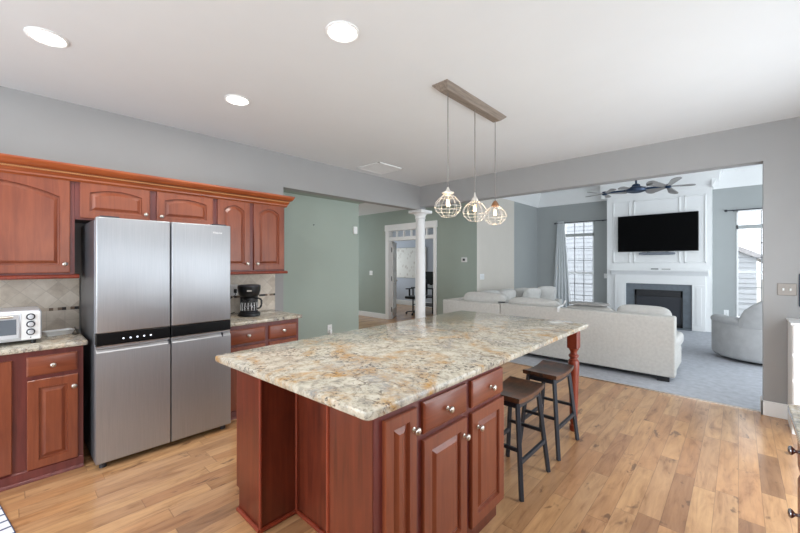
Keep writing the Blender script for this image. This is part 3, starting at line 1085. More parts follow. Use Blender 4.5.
# ------------------------------------------------------------------ things on the left counters
CT = 0.905
t = thing('toaster_oven', 'silver toaster oven with three round knobs on the left counter', 'toaster oven', (-3.72, -0.06, CT))
x0, x1, ya, yb, za, zb = -3.9, -3.56, -0.3, 0.168, CT + 0.025, CT + 0.232
obj('body', MB().box(x0, x1, ya, yb, za, zb, 0.018, 3), SILVER, t)
dd = obj('door', MB().box(x1 - 0.002, x1 + 0.014, ya + 0.015, 0.06, za + 0.02, zb - 0.02, 0.004, 1), SILVER, t)
obj('pane', MB().box(x1 + 0.012, x1 + 0.0155, ya + 0.035, 0.045, za + 0.05, zb - 0.055), OVENGLASS, dd, smooth=0)
obj('door_handle', MB().cyl((x1 + 0.035, ya + 0.04, zb - 0.036), (x1 + 0.035, 0.03, zb - 0.036), 0.009, n=12).cyl((x1 + 0.01, 0.02, zb - 0.036), (x1 + 0.035, 0.02, zb - 0.036), 0.006).cyl((x1 + 0.01, ya + 0.05, zb - 0.036), (x1 + 0.035, ya + 0.05, zb - 0.036), 0.006), NICKEL, dd)
obj('control_panel', MB().box(x1 - 0.002, x1 + 0.006, 0.068, yb - 0.006, za + 0.008, zb - 0.012, 0.003, 1), WHITEP, t)
for z in (za + 0.163, za + 0.112, za + 0.06):
    kb = obj('knob', MB().lathe([(0.0225, 0), (0.0225, 0.006), (0.02, 0.008)], (x1 + 0.006, 0.113, z), 'x', 24), DARK, t, 'dark ringed knob with silver face')
    obj('knob_face', MB().lathe([(0.0155, 0), (0.0145, 0.017), (0.012, 0.019)], (x1 + 0.013, 0.113, z), 'x', 20).box(x1 + 0.03, x1 + 0.035, 0.111, 0.115, z - 0.012, z + 0.012), SILVER, kb)
obj('indicator_light', MB().lathe([(0.004, 0), (0.003, 0.002)], (x1 + 0.006, 0.113, za + 0.022), 'x', 10), DARK, t)
for y in (ya + 0.04, yb - 0.04):
    for x in (x0 + 0.04, x1 - 0.04):
        obj('foot', MB().cyl((x, y, CT), (x, y, za + 0.004), 0.013, 0.016, 12), BLACK, t)

# white tray and cord
M = Matrix.Translation((-3.87, 0.275, CT)) @ Matrix.Rotation(math.radians(12), 4, 'Z')
m = MB()
rr = lambda a, b, z: [M @ Vector((a * sx * (1 if abs(sy) > 0.5 else 1), b * sy, z)) for sx, sy in ((-1, -0.8), (-0.8, -1), (0.8, -1), (1, -0.8), (1, 0.8), (0.8, 1), (-0.8, 1), (-1, 0.8))]
m.loops([rr(0.045, 0.07, 0.0), rr(0.055, 0.085, 0.03), rr(0.057, 0.088, 0.034), rr(0.05, 0.08, 0.034), rr(0.042, 0.07, 0.01)])
tag(obj('tray', m, WHITEP, None), 'small white plastic tray on the counter beside the toaster oven', 'tray')
pts = [(-4.07, 0.39, CT + 0.02), (-4.0, 0.385, CT + 0.012), (-3.93, 0.388, CT + 0.012), (-3.87, 0.38, CT + 0.006), (-3.8, 0.385, CT + 0.004), (-3.76, 0.365, CT + 0.004), (-3.8, 0.35, CT + 0.004), (-3.84, 0.36, CT + 0.004)]
tag(obj('cord', MB().tube(pts, 0.0035), BLACK, None), 'loose black cord on the counter between tray and fridge', 'cord')

# coffee maker
cx, cy = -3.77, 1.735
t = thing('coffee_maker', 'black drip coffee maker with glass carafe on the right hand counter', 'coffee maker', (cx, cy, CT))
R40 = Matrix.Translation((cx, cy, CT)) @ Matrix.Rotation(math.radians(-24), 4, 'Z')
obj('base', MB().lathe([(0.092, 0), (0.098, 0.006), (0.098, 0.03), (0.085, 0.04)], (cx, cy, CT), n=32), BLACK, t)
obj('hot_plate', MB().lathe([(0.068, 0.04), (0.068, 0.044)], (cx, cy, CT), n=28), DARK, t)
obj('column', MB().box(-0.13, -0.08, -0.08, 0.08, 0.0, 0.24, 0.012, 2, R40), BLACK, t)
obj('brew_head', MB().lathe([(0.07, 0.195), (0.088, 0.215), (0.1, 0.26), (0.102, 0.3), (0.096, 0.306)], (cx, cy, CT), n=32).box(-0.13, 0.0, -0.09, 0.09, 0.215, 0.303, 0.015, 2, R40), BLACK, t)
obj('lid', MB().lathe([(0.1, 0.3), (0.1, 0.312), (0.08, 0.318)], (cx, cy, CT), n=32), DARK, t)
obj('badge', MB().box(0.099, 0.1035, -0.02, 0.02, 0.255, 0.268, 0, 1, R40), NICKEL, t, smooth=0)
cf = obj('carafe', MB().lathe([(0.058, 0.046), (0.074, 0.06), (0.078, 0.095), (0.07, 0.14), (0.055, 0.17), (0.055, 0.178)], (cx, cy, CT), n=32), GLASS, t)
obj('carafe_band', MB().lathe([(0.0565, 0.168), (0.0575, 0.172), (0.0575, 0.186), (0.052, 0.19)], (cx, cy, CT), n=32), BLACK, cf)
M2 = Matrix.Translation((cx, cy, CT)) @ Matrix.Rotation(math.radians(38), 4, 'Z')
m = MB()
hp = [(0.05, 0.18), (0.095, 0.182), (0.118, 0.165), (0.12, 0.12), (0.108, 0.085), (0.078, 0.075)]
for a, b in zip(hp, hp[1:]):
    m.bar(M2 @ Vector((a[0], 0, a[1])), M2 @ Vector((b[0], 0, b[1])), 0.02, 0.014, 0.004)
obj('carafe_handle', m, BLACK, cf)
m = MB()
for i in range(9):
    a = math.radians(-60 + i * 22 - 38)
    p = [(0.0745, 0.06), (0.0785, 0.095), (0.0705, 0.14)]
    m.tube([(cx + r * math.cos(a), cy + r * math.sin(a), CT + z) for r, z in p], 0.0022, 5)
obj('measure_mark', m, WHITEP, cf)
pts = [(-3.91, 1.66, CT + 0.03), (-3.95, 1.6, CT + 0.006), (-3.9, 1.5, CT + 0.004), (-3.8, 1.52, CT + 0.004), (-3.78, 1.56, CT + 0.004), (-3.88, 1.56, CT + 0.005), (-4.0, 1.6, CT + 0.05), (-4.03, 1.66, 1.06), (-4.04, 1.72, 1.1), (-4.055, 1.727, 1.13)]
obj('power_cord', MB().tube(pts, 0.0035), BLACK, t)
obj('plug', MB().box(-4.091, -4.05, 1.712, 1.742, 1.12, 1.165, 0.006, 2), BLACK, t)
t.scale = (1.12, 1.12, 1.03)

# wall plates
def plate(name, label, cat, c, face, w=0.078, h=0.125, kind='outlet', mat=WHITEP, dark=DARK):
    """face '+x' or '-y'"""
    x, y, z = c
    t = thing(name, label, cat, (x, y, z))

    def bx(m, u0, u1, z0, z1, d0, d1, b=0.0):
        if face == '+x':
            return m.box(x + d0, x + d1, y + u0, y + u1, z + z0, z + z1, b, 1)
        return m.box(x + u0, x + u1, y - d1, y - d0, z + z0, z + z1, b, 1)
    obj('plate', bx(MB(), -w / 2, w / 2, -h / 2, h / 2, 0, 0.007, 0.003), mat, t)
    if kind == 'outlet':
        m = MB()
        for s in (-1, 1):
            bx(m, -0.016, 0.016, s * 0.022 - 0.014, s * 0.022 + 0.014, 0.006, 0.009, 0.001)
        obj('socket', m, mat, t)
        for s in (-1, 1):
            obj('slot', bx(bx(MB(), -0.008, -0.005, s * 0.022 - 0.005, s * 0.022 + 0.006, 0.009, 0.0094), 0.005, 0.008, s * 0.022 - 0.005, s * 0.022 + 0.006, 0.009, 0.0094), dark, t, smooth=0)
    elif kind == 'switch':
        n = max(1, int(round(w / 0.06)) - 0) if w > 0.1 else 1
        for i in range(n):
            u = (i - (n - 1) / 2) * 0.046
            m = bx(MB(), u - 0.006, u + 0.006, -0.012, 0.012, 0.006, 0.016, 0.002)
            obj('toggle', m, WHITEP, t)
    return t


plate('wall_outlet', 'white wall outlet on the tile behind the coffee maker', 'outlet', (WX + 0.012, 1.715, 1.16), '+x')
m = MB().box(-4.092, -4.06, 1.728, 1.762, 1.2, 1.232, 0.005, 1)
t = plate('light_switch', 'pewter double switch plate on the gray pier by the right edge', 'switch', (0.331, BY, 1.213), '-y', 0.128, 0.112, 'switch', PEWTER)
plate('wall_outlet', 'white wall outlet low on the green partition', 'outlet', (-4.42, 3.24, 0.49), '+x')
tag(obj('plug_in_freshener', MB().box(-4.412, -4.37, 3.215, 3.255, 0.42, 0.485, 0.01, 2).lathe([(0.018, 0), (0.02, 0.01), (0.016, 0.03)], (-4.39, 3.235, 0.395)), WHITEP, None), 'white plug in air freshener in the outlet on green partition', 'air freshener')
tag(obj('alarm_sensor', MB().box(-4.42, -4.385, 3.68, 3.75, 1.915, 2.03, 0.008, 2), WHITEP, None), 'small white sensor box high on the end of the green partition', 'sensor')
tag(obj('wall_hook', MB().lathe([(0.008, 0), (0.008, 0.004), (0.003, 0.005), (0.003, 0.02), (0.006, 0.023)], (-4.42, 2.96, 2.0), 'x', 10), DARK, None), 'tiny dark nail hook on the green partition', 'hook')
plate('light_switch', 'white light switch on green wall left of the french door', 'switch', (-7.3, HY, 1.19), '-y', 0.12, 0.12, 'switch')
t = thing('thermostat', 'white thermostat with dark display on the green wall', 'thermostat', (-4.33, HY, 1.527))
obj('case', MB().box(-4.4, -4.26, HY - 0.025, HY, 1.475, 1.58, 0.008, 2), WHITEP, t)
obj('display', MB().box(-4.365, -4.305, HY - 0.027, HY - 0.024, 1.505, 1.555), DARK, t, smooth=0)
plate('light_switch', 'white light switch on the pale stretch of living room wall', 'switch', (-4.25, 7.3, 1.15), '+x', 0.2, 0.13, 'switch')
plate('light_switch', 'white light switch between the curtained window and chimney breast', 'switch', (-2.49, LY, 1.13), '-y', 0.07, 0.12, 'switch')
plate('wall_outlet', 'white wall outlet behind the swivel recliner', 'outlet', (-0.19, LY, 0.4), '-y')

# ------------------------------------------------------------------ stools
def stool(y, label):
    x = -1.125
    t = thing('bar_stool', label, 'stool', (x, y, 0))
    L = MB()
    n = 12
    lp = []
    for i in range(n + 1):
        v = -1 + 2 * i / n
        zt = 0.598 + 0.018 * v * v
        yy = y + v * 0.2
        lp.append([(x - 0.128, yy, zt - 0.03), (x + 0.128, yy, zt - 0.03), (x + 0.131, yy, zt - 0.004), (x + 0.126, yy, zt), (x - 0.126, yy, zt), (x - 0.131, yy, zt - 0.004)])
    obj('seat', L.loops(lp), STOOLWOOD, t)
    F = MB()
    zs = 0.556
    for sx in (-1, 1):
        F.bar((x + sx * 0.1, y - 0.16, zs), (x + sx * 0.1, y + 0.16, zs), 0.022, 0.03)
    for sy in (-1, 1):
        F.bar((x - 0.1, y + sy * 0.16, zs), (x + 0.1, y + sy * 0.16, zs), 0.022, 0.03)
    obj('seat_frame', F, STOOLMETAL, t, smooth=0)
    P = lambda sx, sy, z: (x + sx * (0.1 + 0.052 * (0.57 - z) / 0.57), y + sy * (0.16 + 0.055 * (0.57 - z) / 0.57), z)
    for sx in (-1, 1):
        for sy in (-1, 1):
            obj('leg', MB().bar(P(sx, sy, 0.003), P(sx, sy, 0.585), 0.026, 0.026, 0.003), STOOLMETAL, t)
    for sx in (-1, 1):
        obj('stretcher', MB().bar(P(sx, -1, 0.22), P(sx, 1, 0.22), 0.02, 0.026, 0.002), STOOLMETAL, t)
    for sy in (-1, 1):
        obj('stretcher', MB().bar(P(-1, sy, 0.29), P(1, sy, 0.29), 0.018, 0.022, 0.002), STOOLMETAL, t)
    return t


s1 = stool(2.358, 'dark wooden saddle seat stool next to the island cabinet')
s1['group'] = 'saddle stools under the island overhang'
dup(s1, (-1.125, 2.985, 0), 'dark wooden saddle seat stool next to the turned post')

# ------------------------------------------------------------------ ceiling fixtures
def downlight(x, y, z, label):
    t = thing('recessed_light', label, 'ceiling light', (x, y, z), 'recessed ceiling lights')
    obj('trim_ring', MB().lathe([(0.098, 0), (0.098, -0.006), (0.088, -0.01), (0.078, -0.004)], (x, y, z), n=36, cap=False), WHITE, t)
    obj('lens', MB().lathe([(0.079, -0.003), (0.079, -0.0055)], (x, y, z), n=36), LENS, t)
    area('downlight', (x, y, z - 0.02), (0, 0, 0), 0.14, 0.14, 9, (1.0, 0.96, 0.91), 'DISK')


downlight(-3.02, 0.165, CZ, 'bright recessed ceiling light in the upper corner above the toaster oven')
downlight(-1.69, 1.33, CZ, 'bright recessed ceiling light above the near end of the island')
downlight(-3.03, 1.295, CZ, 'bright recessed ceiling light above the refrigerator')
downlight(-5.55, 5.45, HZ, 'bright recessed ceiling light in the hall beyond the column')

t = thing('return_air_grille', 'white return air grille on the ceiling near the beam corner', 'air vent', (-3.72, 3.6, CZ))
m = MB()
for a in ((-3.95, -3.5, 3.36, 3.39), (-3.95, -3.5, 3.81, 3.84), (-3.95, -3.92, 3.36, 3.84), (-3.53, -3.5, 3.36, 3.84)):
    m.box(a[0], a[1], a[2], a[3], CZ - 0.012, CZ, 0.003, 1)
obj('frame', m, WHITE, t)
m = MB()
for i in range(22):
    yy = 3.4 + i * 0.019
    m.bar((-3.92, yy, CZ - 0.006), (-3.53, yy, CZ - 0.006), 0.014, 0.002)
obj('louver', m, WHITE, t, smooth=0)

# pendant fixture over the island
t = thing('pendant_light', 'three wire cage pendants on a weathered wood ceiling bar above the island', 'pendant light', (-1.635, 2.66, CZ))
y0, y1 = 2.19, 3.12
m = MB().loops([[(-1.70, y0, CZ), (-1.56, y0, CZ), (-1.56, y1, CZ), (-1.70, y1, CZ)], [(-1.70, y0, CZ - 0.008), (-1.56, y0, CZ - 0.008), (-1.56, y1, CZ - 0.008), (-1.70, y1, CZ - 0.008)],
                [(-1.665, y0 + 0.05, CZ - 0.045), (-1.595, y0 + 0.05, CZ - 0.045), (-1.595, y1 - 0.05, CZ - 0.045), (-1.665, y1 - 0.05, CZ - 0.045)]])
obj('canopy', m, GRAYWOOD, t, smooth=0)
for i, yc in enumerate((2.3, 2.69, 3.04)):
    xc, zc = -1.632, 1.905
    rt = thing('pendant', 'x', 'x', (xc, yc, zc))
    del rt['label']
    del rt['category']
    rt.parent = t
    rt.location = Vector((xc, yc, zc)) - ORG[t.name]
    obj('cord', MB().cyl((xc, yc, zc + 0.11), (xc, yc, CZ - 0.045), 0.0038, n=8), CORD, rt)
    capm = [BRONZE, BRONZE, COPPER][i]
    if i == 0:
        pr = [(0.006, 0.135), (0.012, 0.12), (0.02, 0.105), (0.045, 0.096), (0.046, 0.088), (0.03, 0.083), (0.02, 0.07)]
    elif i == 1:
        pr = [(0.005, 0.15), (0.01, 0.12), (0.022, 0.1), (0.028, 0.088), (0.028, 0.082), (0.02, 0.07)]
    else:
        pr = [(0.006, 0.125), (0.016, 0.118), (0.03, 0.095), (0.036, 0.078), (0.034, 0.072), (0.02, 0.07)]
    obj('socket_cap', MB().lathe(list(reversed(pr)), (xc, yc, zc), n=24), capm, rt)
    m = MB()
    R = 0.104
    vert = [(0.028, 0.08), (0.06, 0.056), (0.094, 0.018), (R, -0.016), (0.094, -0.046), (0.052, -0.088)]
    for j in range(10):
        a = math.pi / 5 * j + 0.2
        m.tube([(xc + r * math.cos(a), yc + r * math.sin(a), zc + h) for r, h in vert], 0.0018, 6)
    for r, h in ((0.06, 0.056), (R, -0.016), (0.094, -0.046), (0.052, -0.088)):
        m.tube([(xc + r * math.cos(2 * math.pi * q / 28), yc + r * math.sin(2 * math.pi * q / 28), zc + h) for q in range(28)], 0.0018, 6, True)
    obj('cage', m, BRONZE, rt)
    b = obj('bulb', MB().lathe([(0.012, 0.07), (0.014, 0.055), (0.024, 0.035), (0.03, 0.01), (0.026, -0.012), (0.012, -0.026), (0.002, -0.029)], (xc, yc, zc), n=24), GLASS, rt)
    m = MB()
    for j in range(5):
        a = 2 * math.pi * j / 5
        m.cyl((xc + 0.005 * math.cos(a), yc + 0.005 * math.sin(a), zc + 0.04), (xc + 0.011 * math.cos(a), yc + 0.011 * math.sin(a), zc - 0.008), 0.0022, n=6)
    obj('filament', m, WARM, rt)
    pl = bpy.data.lights.new('bulb_light', 'POINT')
    pl.energy = 1.6
    pl.color = (1.0, 0.78, 0.5)
    pl.shadow_soft_size = 0.012
    po = bpy.data.objects.new('bulb_light', pl)
    po.location = (xc, yc, zc + 0.0)
    COL.objects.link(po)

# ceiling fan with two heads in the living room
fx, fy, fz = -1.334, 7.6, 2.765
t = thing('ceiling_fan', 'double headed ceiling fan with gray blades and navy motor in living room', 'ceiling fan', (fx, fy, LC))
obj('downrod', MB().cyl((fx, fy, fz + 0.08), (fx, fy, LC - 0.05), 0.016).lathe([(0.07, 0), (0.07, -0.02), (0.03, -0.07)], (fx, fy, LC), n=24), NAVY, t)
obj('motor', MB().lathe([(0.03, 0.1), (0.06, 0.085), (0.07, 0.05), (0.14, 0.03), (0.16, 0.0), (0.15, -0.035), (0.08, -0.055), (0.03, -0.06)], (fx, fy, fz), n=28), NAVY, t)


def blade(m, M, r0, r1, w):
    pts = []
    for i in range(9):
        a = math.pi * i / 8
        pts.append((r1 - w / 2 + math.sin(a) * w / 2, -math.cos(a) * w / 2))
    poly = [(r0, w * 0.22)] + [(r0, -w * 0.22)] + pts
    t_ = bmesh.new()
    lo = [t_.verts.new((x, y, -0.004)) for x, y in poly]
    hi = [t_.verts.new((x, y, 0.004)) for x, y in poly]
    t_.faces.new(lo)
    t_.faces.new(hi)
    for i in range(len(poly)):
        j = (i + 1) % len(poly)
        t_.faces.new((lo[i], lo[j], hi[j], hi[i]))
    bmesh.ops.recalc_face_normals(t_, faces=t_.faces)
    bmesh.ops.transform(t_, matrix=M, verts=t_.verts)
    m._merge(t_)


for j, a in enumerate((55, 140, 235, 320)):
    m = MB()
    blade(m, Matrix.Translation((fx, fy, fz + 0.01)) @ Matrix.Rotation(math.radians(a), 4, 'Z') @ Matrix.Rotation(math.radians(14), 4, 'X'), 0.13, 0.36, 0.12)
    obj('center_blade', m, BLADE, t, smooth=0)
for s, hx, tilt in ((-1, fx - 0.5, -3), (1, fx + 0.46, -13)):
    HM = Matrix.Translation((hx, fy, fz - 0.01)) @ Matrix.Rotation(math.radians(tilt), 4, 'X')
    h = obj('fan_head', MB().cyl((fx + s * 0.12, fy, fz), (hx, fy, fz), 0.018).lathe([(0.02, 0.03), (0.045, 0.02), (0.05, -0.02), (0.03, -0.04)], (hx, fy, fz), n=20), NAVY, t)
    for j in range(5):
        m = MB()
        blade(m, HM @ Matrix.Rotation(math.radians(72 * j + (10 if s > 0 else 20)), 4, 'Z') @ Matrix.Rotation(math.radians(12 if s > 0 else -8), 4, 'X'), 0.04, 0.37, 0.15 if s > 0 else 0.1)
        obj('blade', m, BLADE, h, smooth=0)

# ------------------------------------------------------------------ living room
t = thing('fireplace', 'white mantel fireplace with slate tile surround and black firebox', 'fireplace', (-1.37, BFY, 0))
m = MB()
m.box(-2.2, -1.97, BFY - 0.05, BFY, 0, 0.985, 0.004, 1).box(-0.735, -0.51, BFY - 0.05, BFY, 0, 0.985, 0.004, 1).box(-2.2, -0.51, BFY - 0.05, BFY, 0.985, 1.2, 0.004, 1)
m.box(-2.13, -2.04, BFY - 0.06, BFY - 0.05, 0.12, 0.93, 0.003, 1).box(-0.665, -0.575, BFY - 0.06, BFY - 0.05, 0.12, 0.93, 0.003, 1)
obj('surround', m, WHITE, t)
obj('mantel_shelf', MB().prism([(BFY, 1.18), (BFY - 0.06, 1.18), (BFY - 0.07, 1.21), (BFY - 0.13, 1.26), (BFY - 0.14, 1.275), (BFY - 0.17, 1.28), (BFY - 0.17, 1.315), (BFY, 1.315)], 'x', -2.27, -0.46), WHITE, t, smooth=40)
obj('tile_surround', MB().box(-1.97, -1.79, BFY - 0.012, BFY, 0.0, 0.985).box(-0.893, -0.735, BFY - 0.012, BFY, 0, 0.985).box(-1.79, -0.893, BFY - 0.012, BFY, 0.845, 0.985), SLATE, t, smooth=0)
fb = obj('firebox', MB().box(-1.79, -1.755, BFY - 0.03, BFY, 0.03, 0.845).box(-0.928, -0.893, BFY - 0.03, BFY, 0.03, 0.845).box(-1.79, -0.893, BFY - 0.03, BFY, 0.7, 0.845, 0.004, 1).box(-1.79, -0.893, BFY - 0.03, BFY, 0.03, 0.12, 0.004, 1), FIREBLK, t)
obj('glass_front', MB().box(-1.755, -0.928, BFY - 0.02, BFY - 0.012, 0.12, 0.7), FIREGLASS, fb, smooth=0)
m = MB()
for i in range(5):
    m.box(-1.74, -0.94, BFY - 0.034, BFY - 0.029, 0.725 + i * 0.022, 0.733 + i * 0.022)
obj('louver', m, DARK, fb, smooth=0)
obj('hearth', MB().box(-1.97, -0.735, BFY - 0.12, BFY, 0.0, 0.025), SLATE, t, smooth=0)

t = thing('television', 'large black flat screen television mounted above the fireplace', 'television', (-1.374, BFY, 2.15))
obj('wall_mount', MB().box(-1.6, -1.15, BFY - 0.05, BFY, 1.95, 2.3), DARK, t, smooth=0)
obj('frame', MB().box(-2.128, -0.62, BFY - 0.09, BFY - 0.05, 1.722, 2.568, 0.006, 1), BLACK, t)
obj('screen', MB().box(-2.118, -0.63, BFY - 0.093, BFY - 0.088, 1.735, 2.558), TVSCREEN, t, smooth=0)
t = thing('soundbar', 'slim gray soundbar mounted on the wall below the television', 'soundbar', (-1.36, BFY, 1.67))
obj('body', MB().cushion((-1.36, BFY - 0.06, 1.675), (0.338, 0.04, 0.032), 6, 6), plain('gray_speaker_mesh', (116, 122, 132), 0.7), t)
for a in (-1.55, -1.2):
    obj('bracket', MB().box(a, a + 0.05, BFY - 0.04, BFY, 1.66, 1.715), DARK, t, smooth=0)
tag(obj('remote_control', MB().box(-1.46, -1.32, BFY - 0.14, BFY - 0.1, 1.315, 1.335, 0.005, 2), BLACK, None), 'black remote control lying on the white mantel', 'remote control')
tag(obj('remote_control', MB().box(-1.26, -1.1, BFY - 0.14, BFY - 0.1, 1.315, 1.331, 0.005, 2), THROW, None), 'gray remote control lying on the white mantel', 'remote control')

# curtain and rods
def rod(name, label, x0, x1, z):
    t = thing(name, label, 'curtain rod', ((x0 + x1) / 2, LY - 0.07, z))
    obj('pole', MB().cyl((x0, LY - 0.07, z), (x1, LY - 0.07, z), 0.011), DARK, t)
    for x in (x0, x1):
        obj('finial', MB().lathe([(0.011, -0.03), (0.024, -0.015), (0.026, 0.0), (0.02, 0.018), (0.006, 0.026)], (x, LY - 0.07, z), 'x', 16), DARK, t)
    for x in (x0 + 0.12, x1 - 0.12):
        obj('bracket', MB().box(x - 0.008, x + 0.008, LY - 0.07, LY, z - 0.02, z - 0.008), DARK, t, smooth=0)
    return t


rod('curtain_rod', 'dark curtain rod above the left living room window', -3.72, -2.42, 2.55)
rod('curtain_rod', 'dark curtain rod above the window behind the recliner', -0.19, 0.85, 2.56)
m = MB()
n = 60
rows = 14
t_ = bmesh.new()
g = []
for s_ in (0, 1):
    gg = []
    for r in range(rows + 1):
        u = r / rows
        z = 2.6 - u * 2.55
        xa = -3.66 - 0.14 * u
        xb_ = -3.49 + 0.2 * u ** 0.8
        row_ = []
        for i in range(n + 1):
            v = i / n
            row_.append(t_.verts.new((xa + (xb_ - xa) * v, LY - 0.075 - s_ * 0.004 + (0.022 + 0.014 * u) * math.sin(v * math.pi * 2 * 5 + 0.5 * u), z)))
        gg.append(row_)
    g.append(gg)
for s_ in (0, 1):
    for r in range(rows):
        for i in range(n):
            a, b, c_, d_ = g[s_][r][i], g[s_][r][i + 1], g[s_][r + 1][i + 1], g[s_][r + 1][i]
            t_.faces.new((a, b, c_, d_) if s_ else (d_, c_, b, a))
for r in range(rows):
    for i in (0, n):
        t_.faces.new((g[0][r][i], g[0][r + 1][i], g[1][r + 1][i], g[1][r][i]))
bmesh.ops.recalc_face_normals(t_, faces=t_.faces)
m._merge(t_)
tag(obj('curtain', m, CURT, None, smooth=80), 'pale gray curtain panel hanging left of the window', 'curtain')

# sectional sofa
t = thing('sectional_sofa', 'large light gray fabric sectional sofa seen from behind', 'sofa', (-2.3, 5.9, 0))
SX0, SX1, SY = -4.0, -0.56, 5.47
obj('back', MB().box(SX0, -2.86, SY, SY + 0.17, 0.065, 0.79, 0.02, 3), SOFAF, t)
obj('back', MB().box(-2.852, SX1, SY, SY + 0.17, 0.065, 0.805, 0.02, 3), SOFAF, t)
obj('side_back', MB().box(SX0, SX0 + 0.17, SY + 0.175, 8.75, 0.065, 0.79, 0.02, 3), SOFAF, t)
obj('seat_base', MB().box(SX0 + 0.175, SX1 - 0.02, SY + 0.175, 6.38, 0.065, 0.33, 0.03, 3).box(SX0 + 0.175, -3.05, 6.385, 8.73, 0.065, 0.33, 0.03, 3), SOFAF, t)
for a, b in ((-3.8, -2.9), (-2.88, -2.0), (-1.98, -1.25), (-1.23, -0.56)):
    obj('seat_cushion', MB().box(a, b, SY + 0.19, 6.45, 0.335, 0.5, 0.05, 4), SOFAF2, t)
for a, b in ((6.48, 7.22), (7.24, 7.98), (8.0, 8.72)):
    obj('seat_cushion', MB().box(SX0 + 0.19, -3.02, a, b, 0.335, 0.5, 0.05, 4), SOFAF2, t)
obj('end_arm', MB().box(SX0 + 0.175, -3.05, 8.75, 8.93, 0.065, 0.62, 0.04, 3), SOFAF, t)
for cxx, w, h, tl in ((-3.3, 0.42, 0.24, -8), (-2.42, 0.42, 0.215, -10), (-1.58, 0.34, 0.185, -8), (-0.93, 0.31, 0.215, -9)):
    obj('back_cushion', MB().cushion((cxx, SY + 0.29, 0.5 + h * 0.85), (w, 0.115, h), 4.5, 10, Matrix.Rotation(math.radians(tl), 4, 'X'), 0.25), SOFAF2, t)
for cyy, h in ((6.6, 0.225), (7.35, 0.215), (8.15, 0.205)):
    obj('back_cushion', MB().cushion((SX0 + 0.3, cyy, 0.5 + h * 0.85), (0.36, 0.12, h), 4.5, 10, Matrix.Rotation(math.radians(90), 4, 'Z') @ Matrix.Rotation(math.radians(8), 4, 'X'), 0.25), SOFAF2, t)
for x, y in [(q, w) for q in (SX0 + 0.1, -2.9, SX1 - 0.12) for w in (SY + 0.06, 6.28)] + [(SX0 + 0.08, 8.83), (-3.14, 8.83)]:
    obj('foot', MB().box(x - 0.06, x + 0.06, y - 0.04, y + 0.04, 0.006, 0.07), BLACK, t, smooth=0)
obj('dust_cover', MB().box(SX0 + 0.04, SX1 - 0.06, SY + 0.03, 6.3, 0.05, 0.068).box(SX0 + 0.04, -3.1, 6.3, 8.85, 0.05, 0.068), BLACK, t, smooth=0)


def pillow(label, c, rz, rx, s=(0.25, 0.1, 0.25), mat=None):
    M = Matrix.Rotation(math.radians(rz), 4, 'Z') @ Matrix.Rotation(math.radians(rx), 4, 'X')
    return tag(obj('throw_pillow', MB().cushion(c, s, 3.6, 10, M, 0.75), mat or SOFAF2, None, smooth=80), label, 'pillow', 'throw pillows on the sectional')


pillow('pale throw pillow standing upright, nearer of the pair by the curtain', (-3.34, 7.85, 0.72), 62, 18, (0.23, 0.1, 0.205))
pillow('pale throw pillow leaning to the right, tallest of the pair by the curtain', (-3.22, 8.36, 0.735), 40, 22, (0.23, 0.1, 0.215))
pillow('rumpled gray throw pillow slumped behind the sofa back near the column', (-3.25, 6.1, 0.73), 15, 30, (0.26, 0.11, 0.22))
m = MB()
m.cushion((-1.6, SY + 0.29, 0.868), (0.26, 0.14, 0.018), 5, 8)
tag(obj('throw_blanket', m, THROW, None, smooth=80), 'folded gray throw blanket lying along the top of the sofa', 'blanket')
pts = [(-1.93, SY + 0.0, 0.79), (-1.93, SY + 0.03, 0.812), (-1.92, SY + 0.1, 0.825), (-1.9, SY + 0.2, 0.85), (-1.9, SY + 0.25, 0.87)]
m = MB()
lp = []
for i, p in enumerate([(-1.925, SY - 0.012, 0.745), (-1.925, SY - 0.012, 0.8), (-1.915, SY + 0.03, 0.822), (-1.9, SY + 0.1, 0.832), (-1.9, SY + 0.16, 0.85), (-1.89, SY + 0.2, 0.895)]):
    w = 0.014
    lp.append([(p[0] - w, p[1], p[2]), (p[0] + w, p[1], p[2]), (p[0] + w, p[1] + 0.008, p[2] + 0.008), (p[0] - w, p[1] + 0.008, p[2] + 0.008)])
tag(obj('white_strap', m.loops(lp), WHITEP, None, smooth=60), 'narrow white strap draped over the sofa back beside the blanket', 'strap')
tag(obj('phone', MB().box(-2.92, -2.82, SY + 0.05, SY + 0.13, 0.806, 0.82, 0.004, 1), BLACK, None), 'small black device lying on the top of sofa back', 'phone')

# swivel recliner
cx, cy = 0.3, 7.72
t = thing('recliner', 'rounded gray swivel recliner in front of the right living room window', 'armchair', (cx, cy, 0))
obj('base', MB().lathe([(0.42, 0.006), (0.44, 0.02), (0.44, 0.06)], (cx, cy, 0), n=40), BLACK, t)


def ring_part(m, a0, a1, ri, ro, z0, zf, n=30):
    """upholstered barrel wall between angles; zf(angle fraction) gives its height"""
    lp = []
    for i in range(n + 1):
        u = i / n
        a = math.radians(a0 + (a1 - a0) * u)
        zt = zf(u)
        ca, sa = math.cos(a), math.sin(a)
        rm = (ri + ro) / 2
        hw = (ro - ri) / 2
        sec = [(ro - 0.03, z0), (ro - 0.008, z0 + 0.03), (ro, z0 + 0.06), (ro, zt - 0.05), (ro - 0.02, zt - 0.02), (rm, zt), (ri + 0.02, zt - 0.02), (ri, zt - 0.07), (ri, z0)]
        lp.append([(cx + r * ca, cy + r * sa * 0.92, z) for r, z in sec])
    return m.loops(lp)


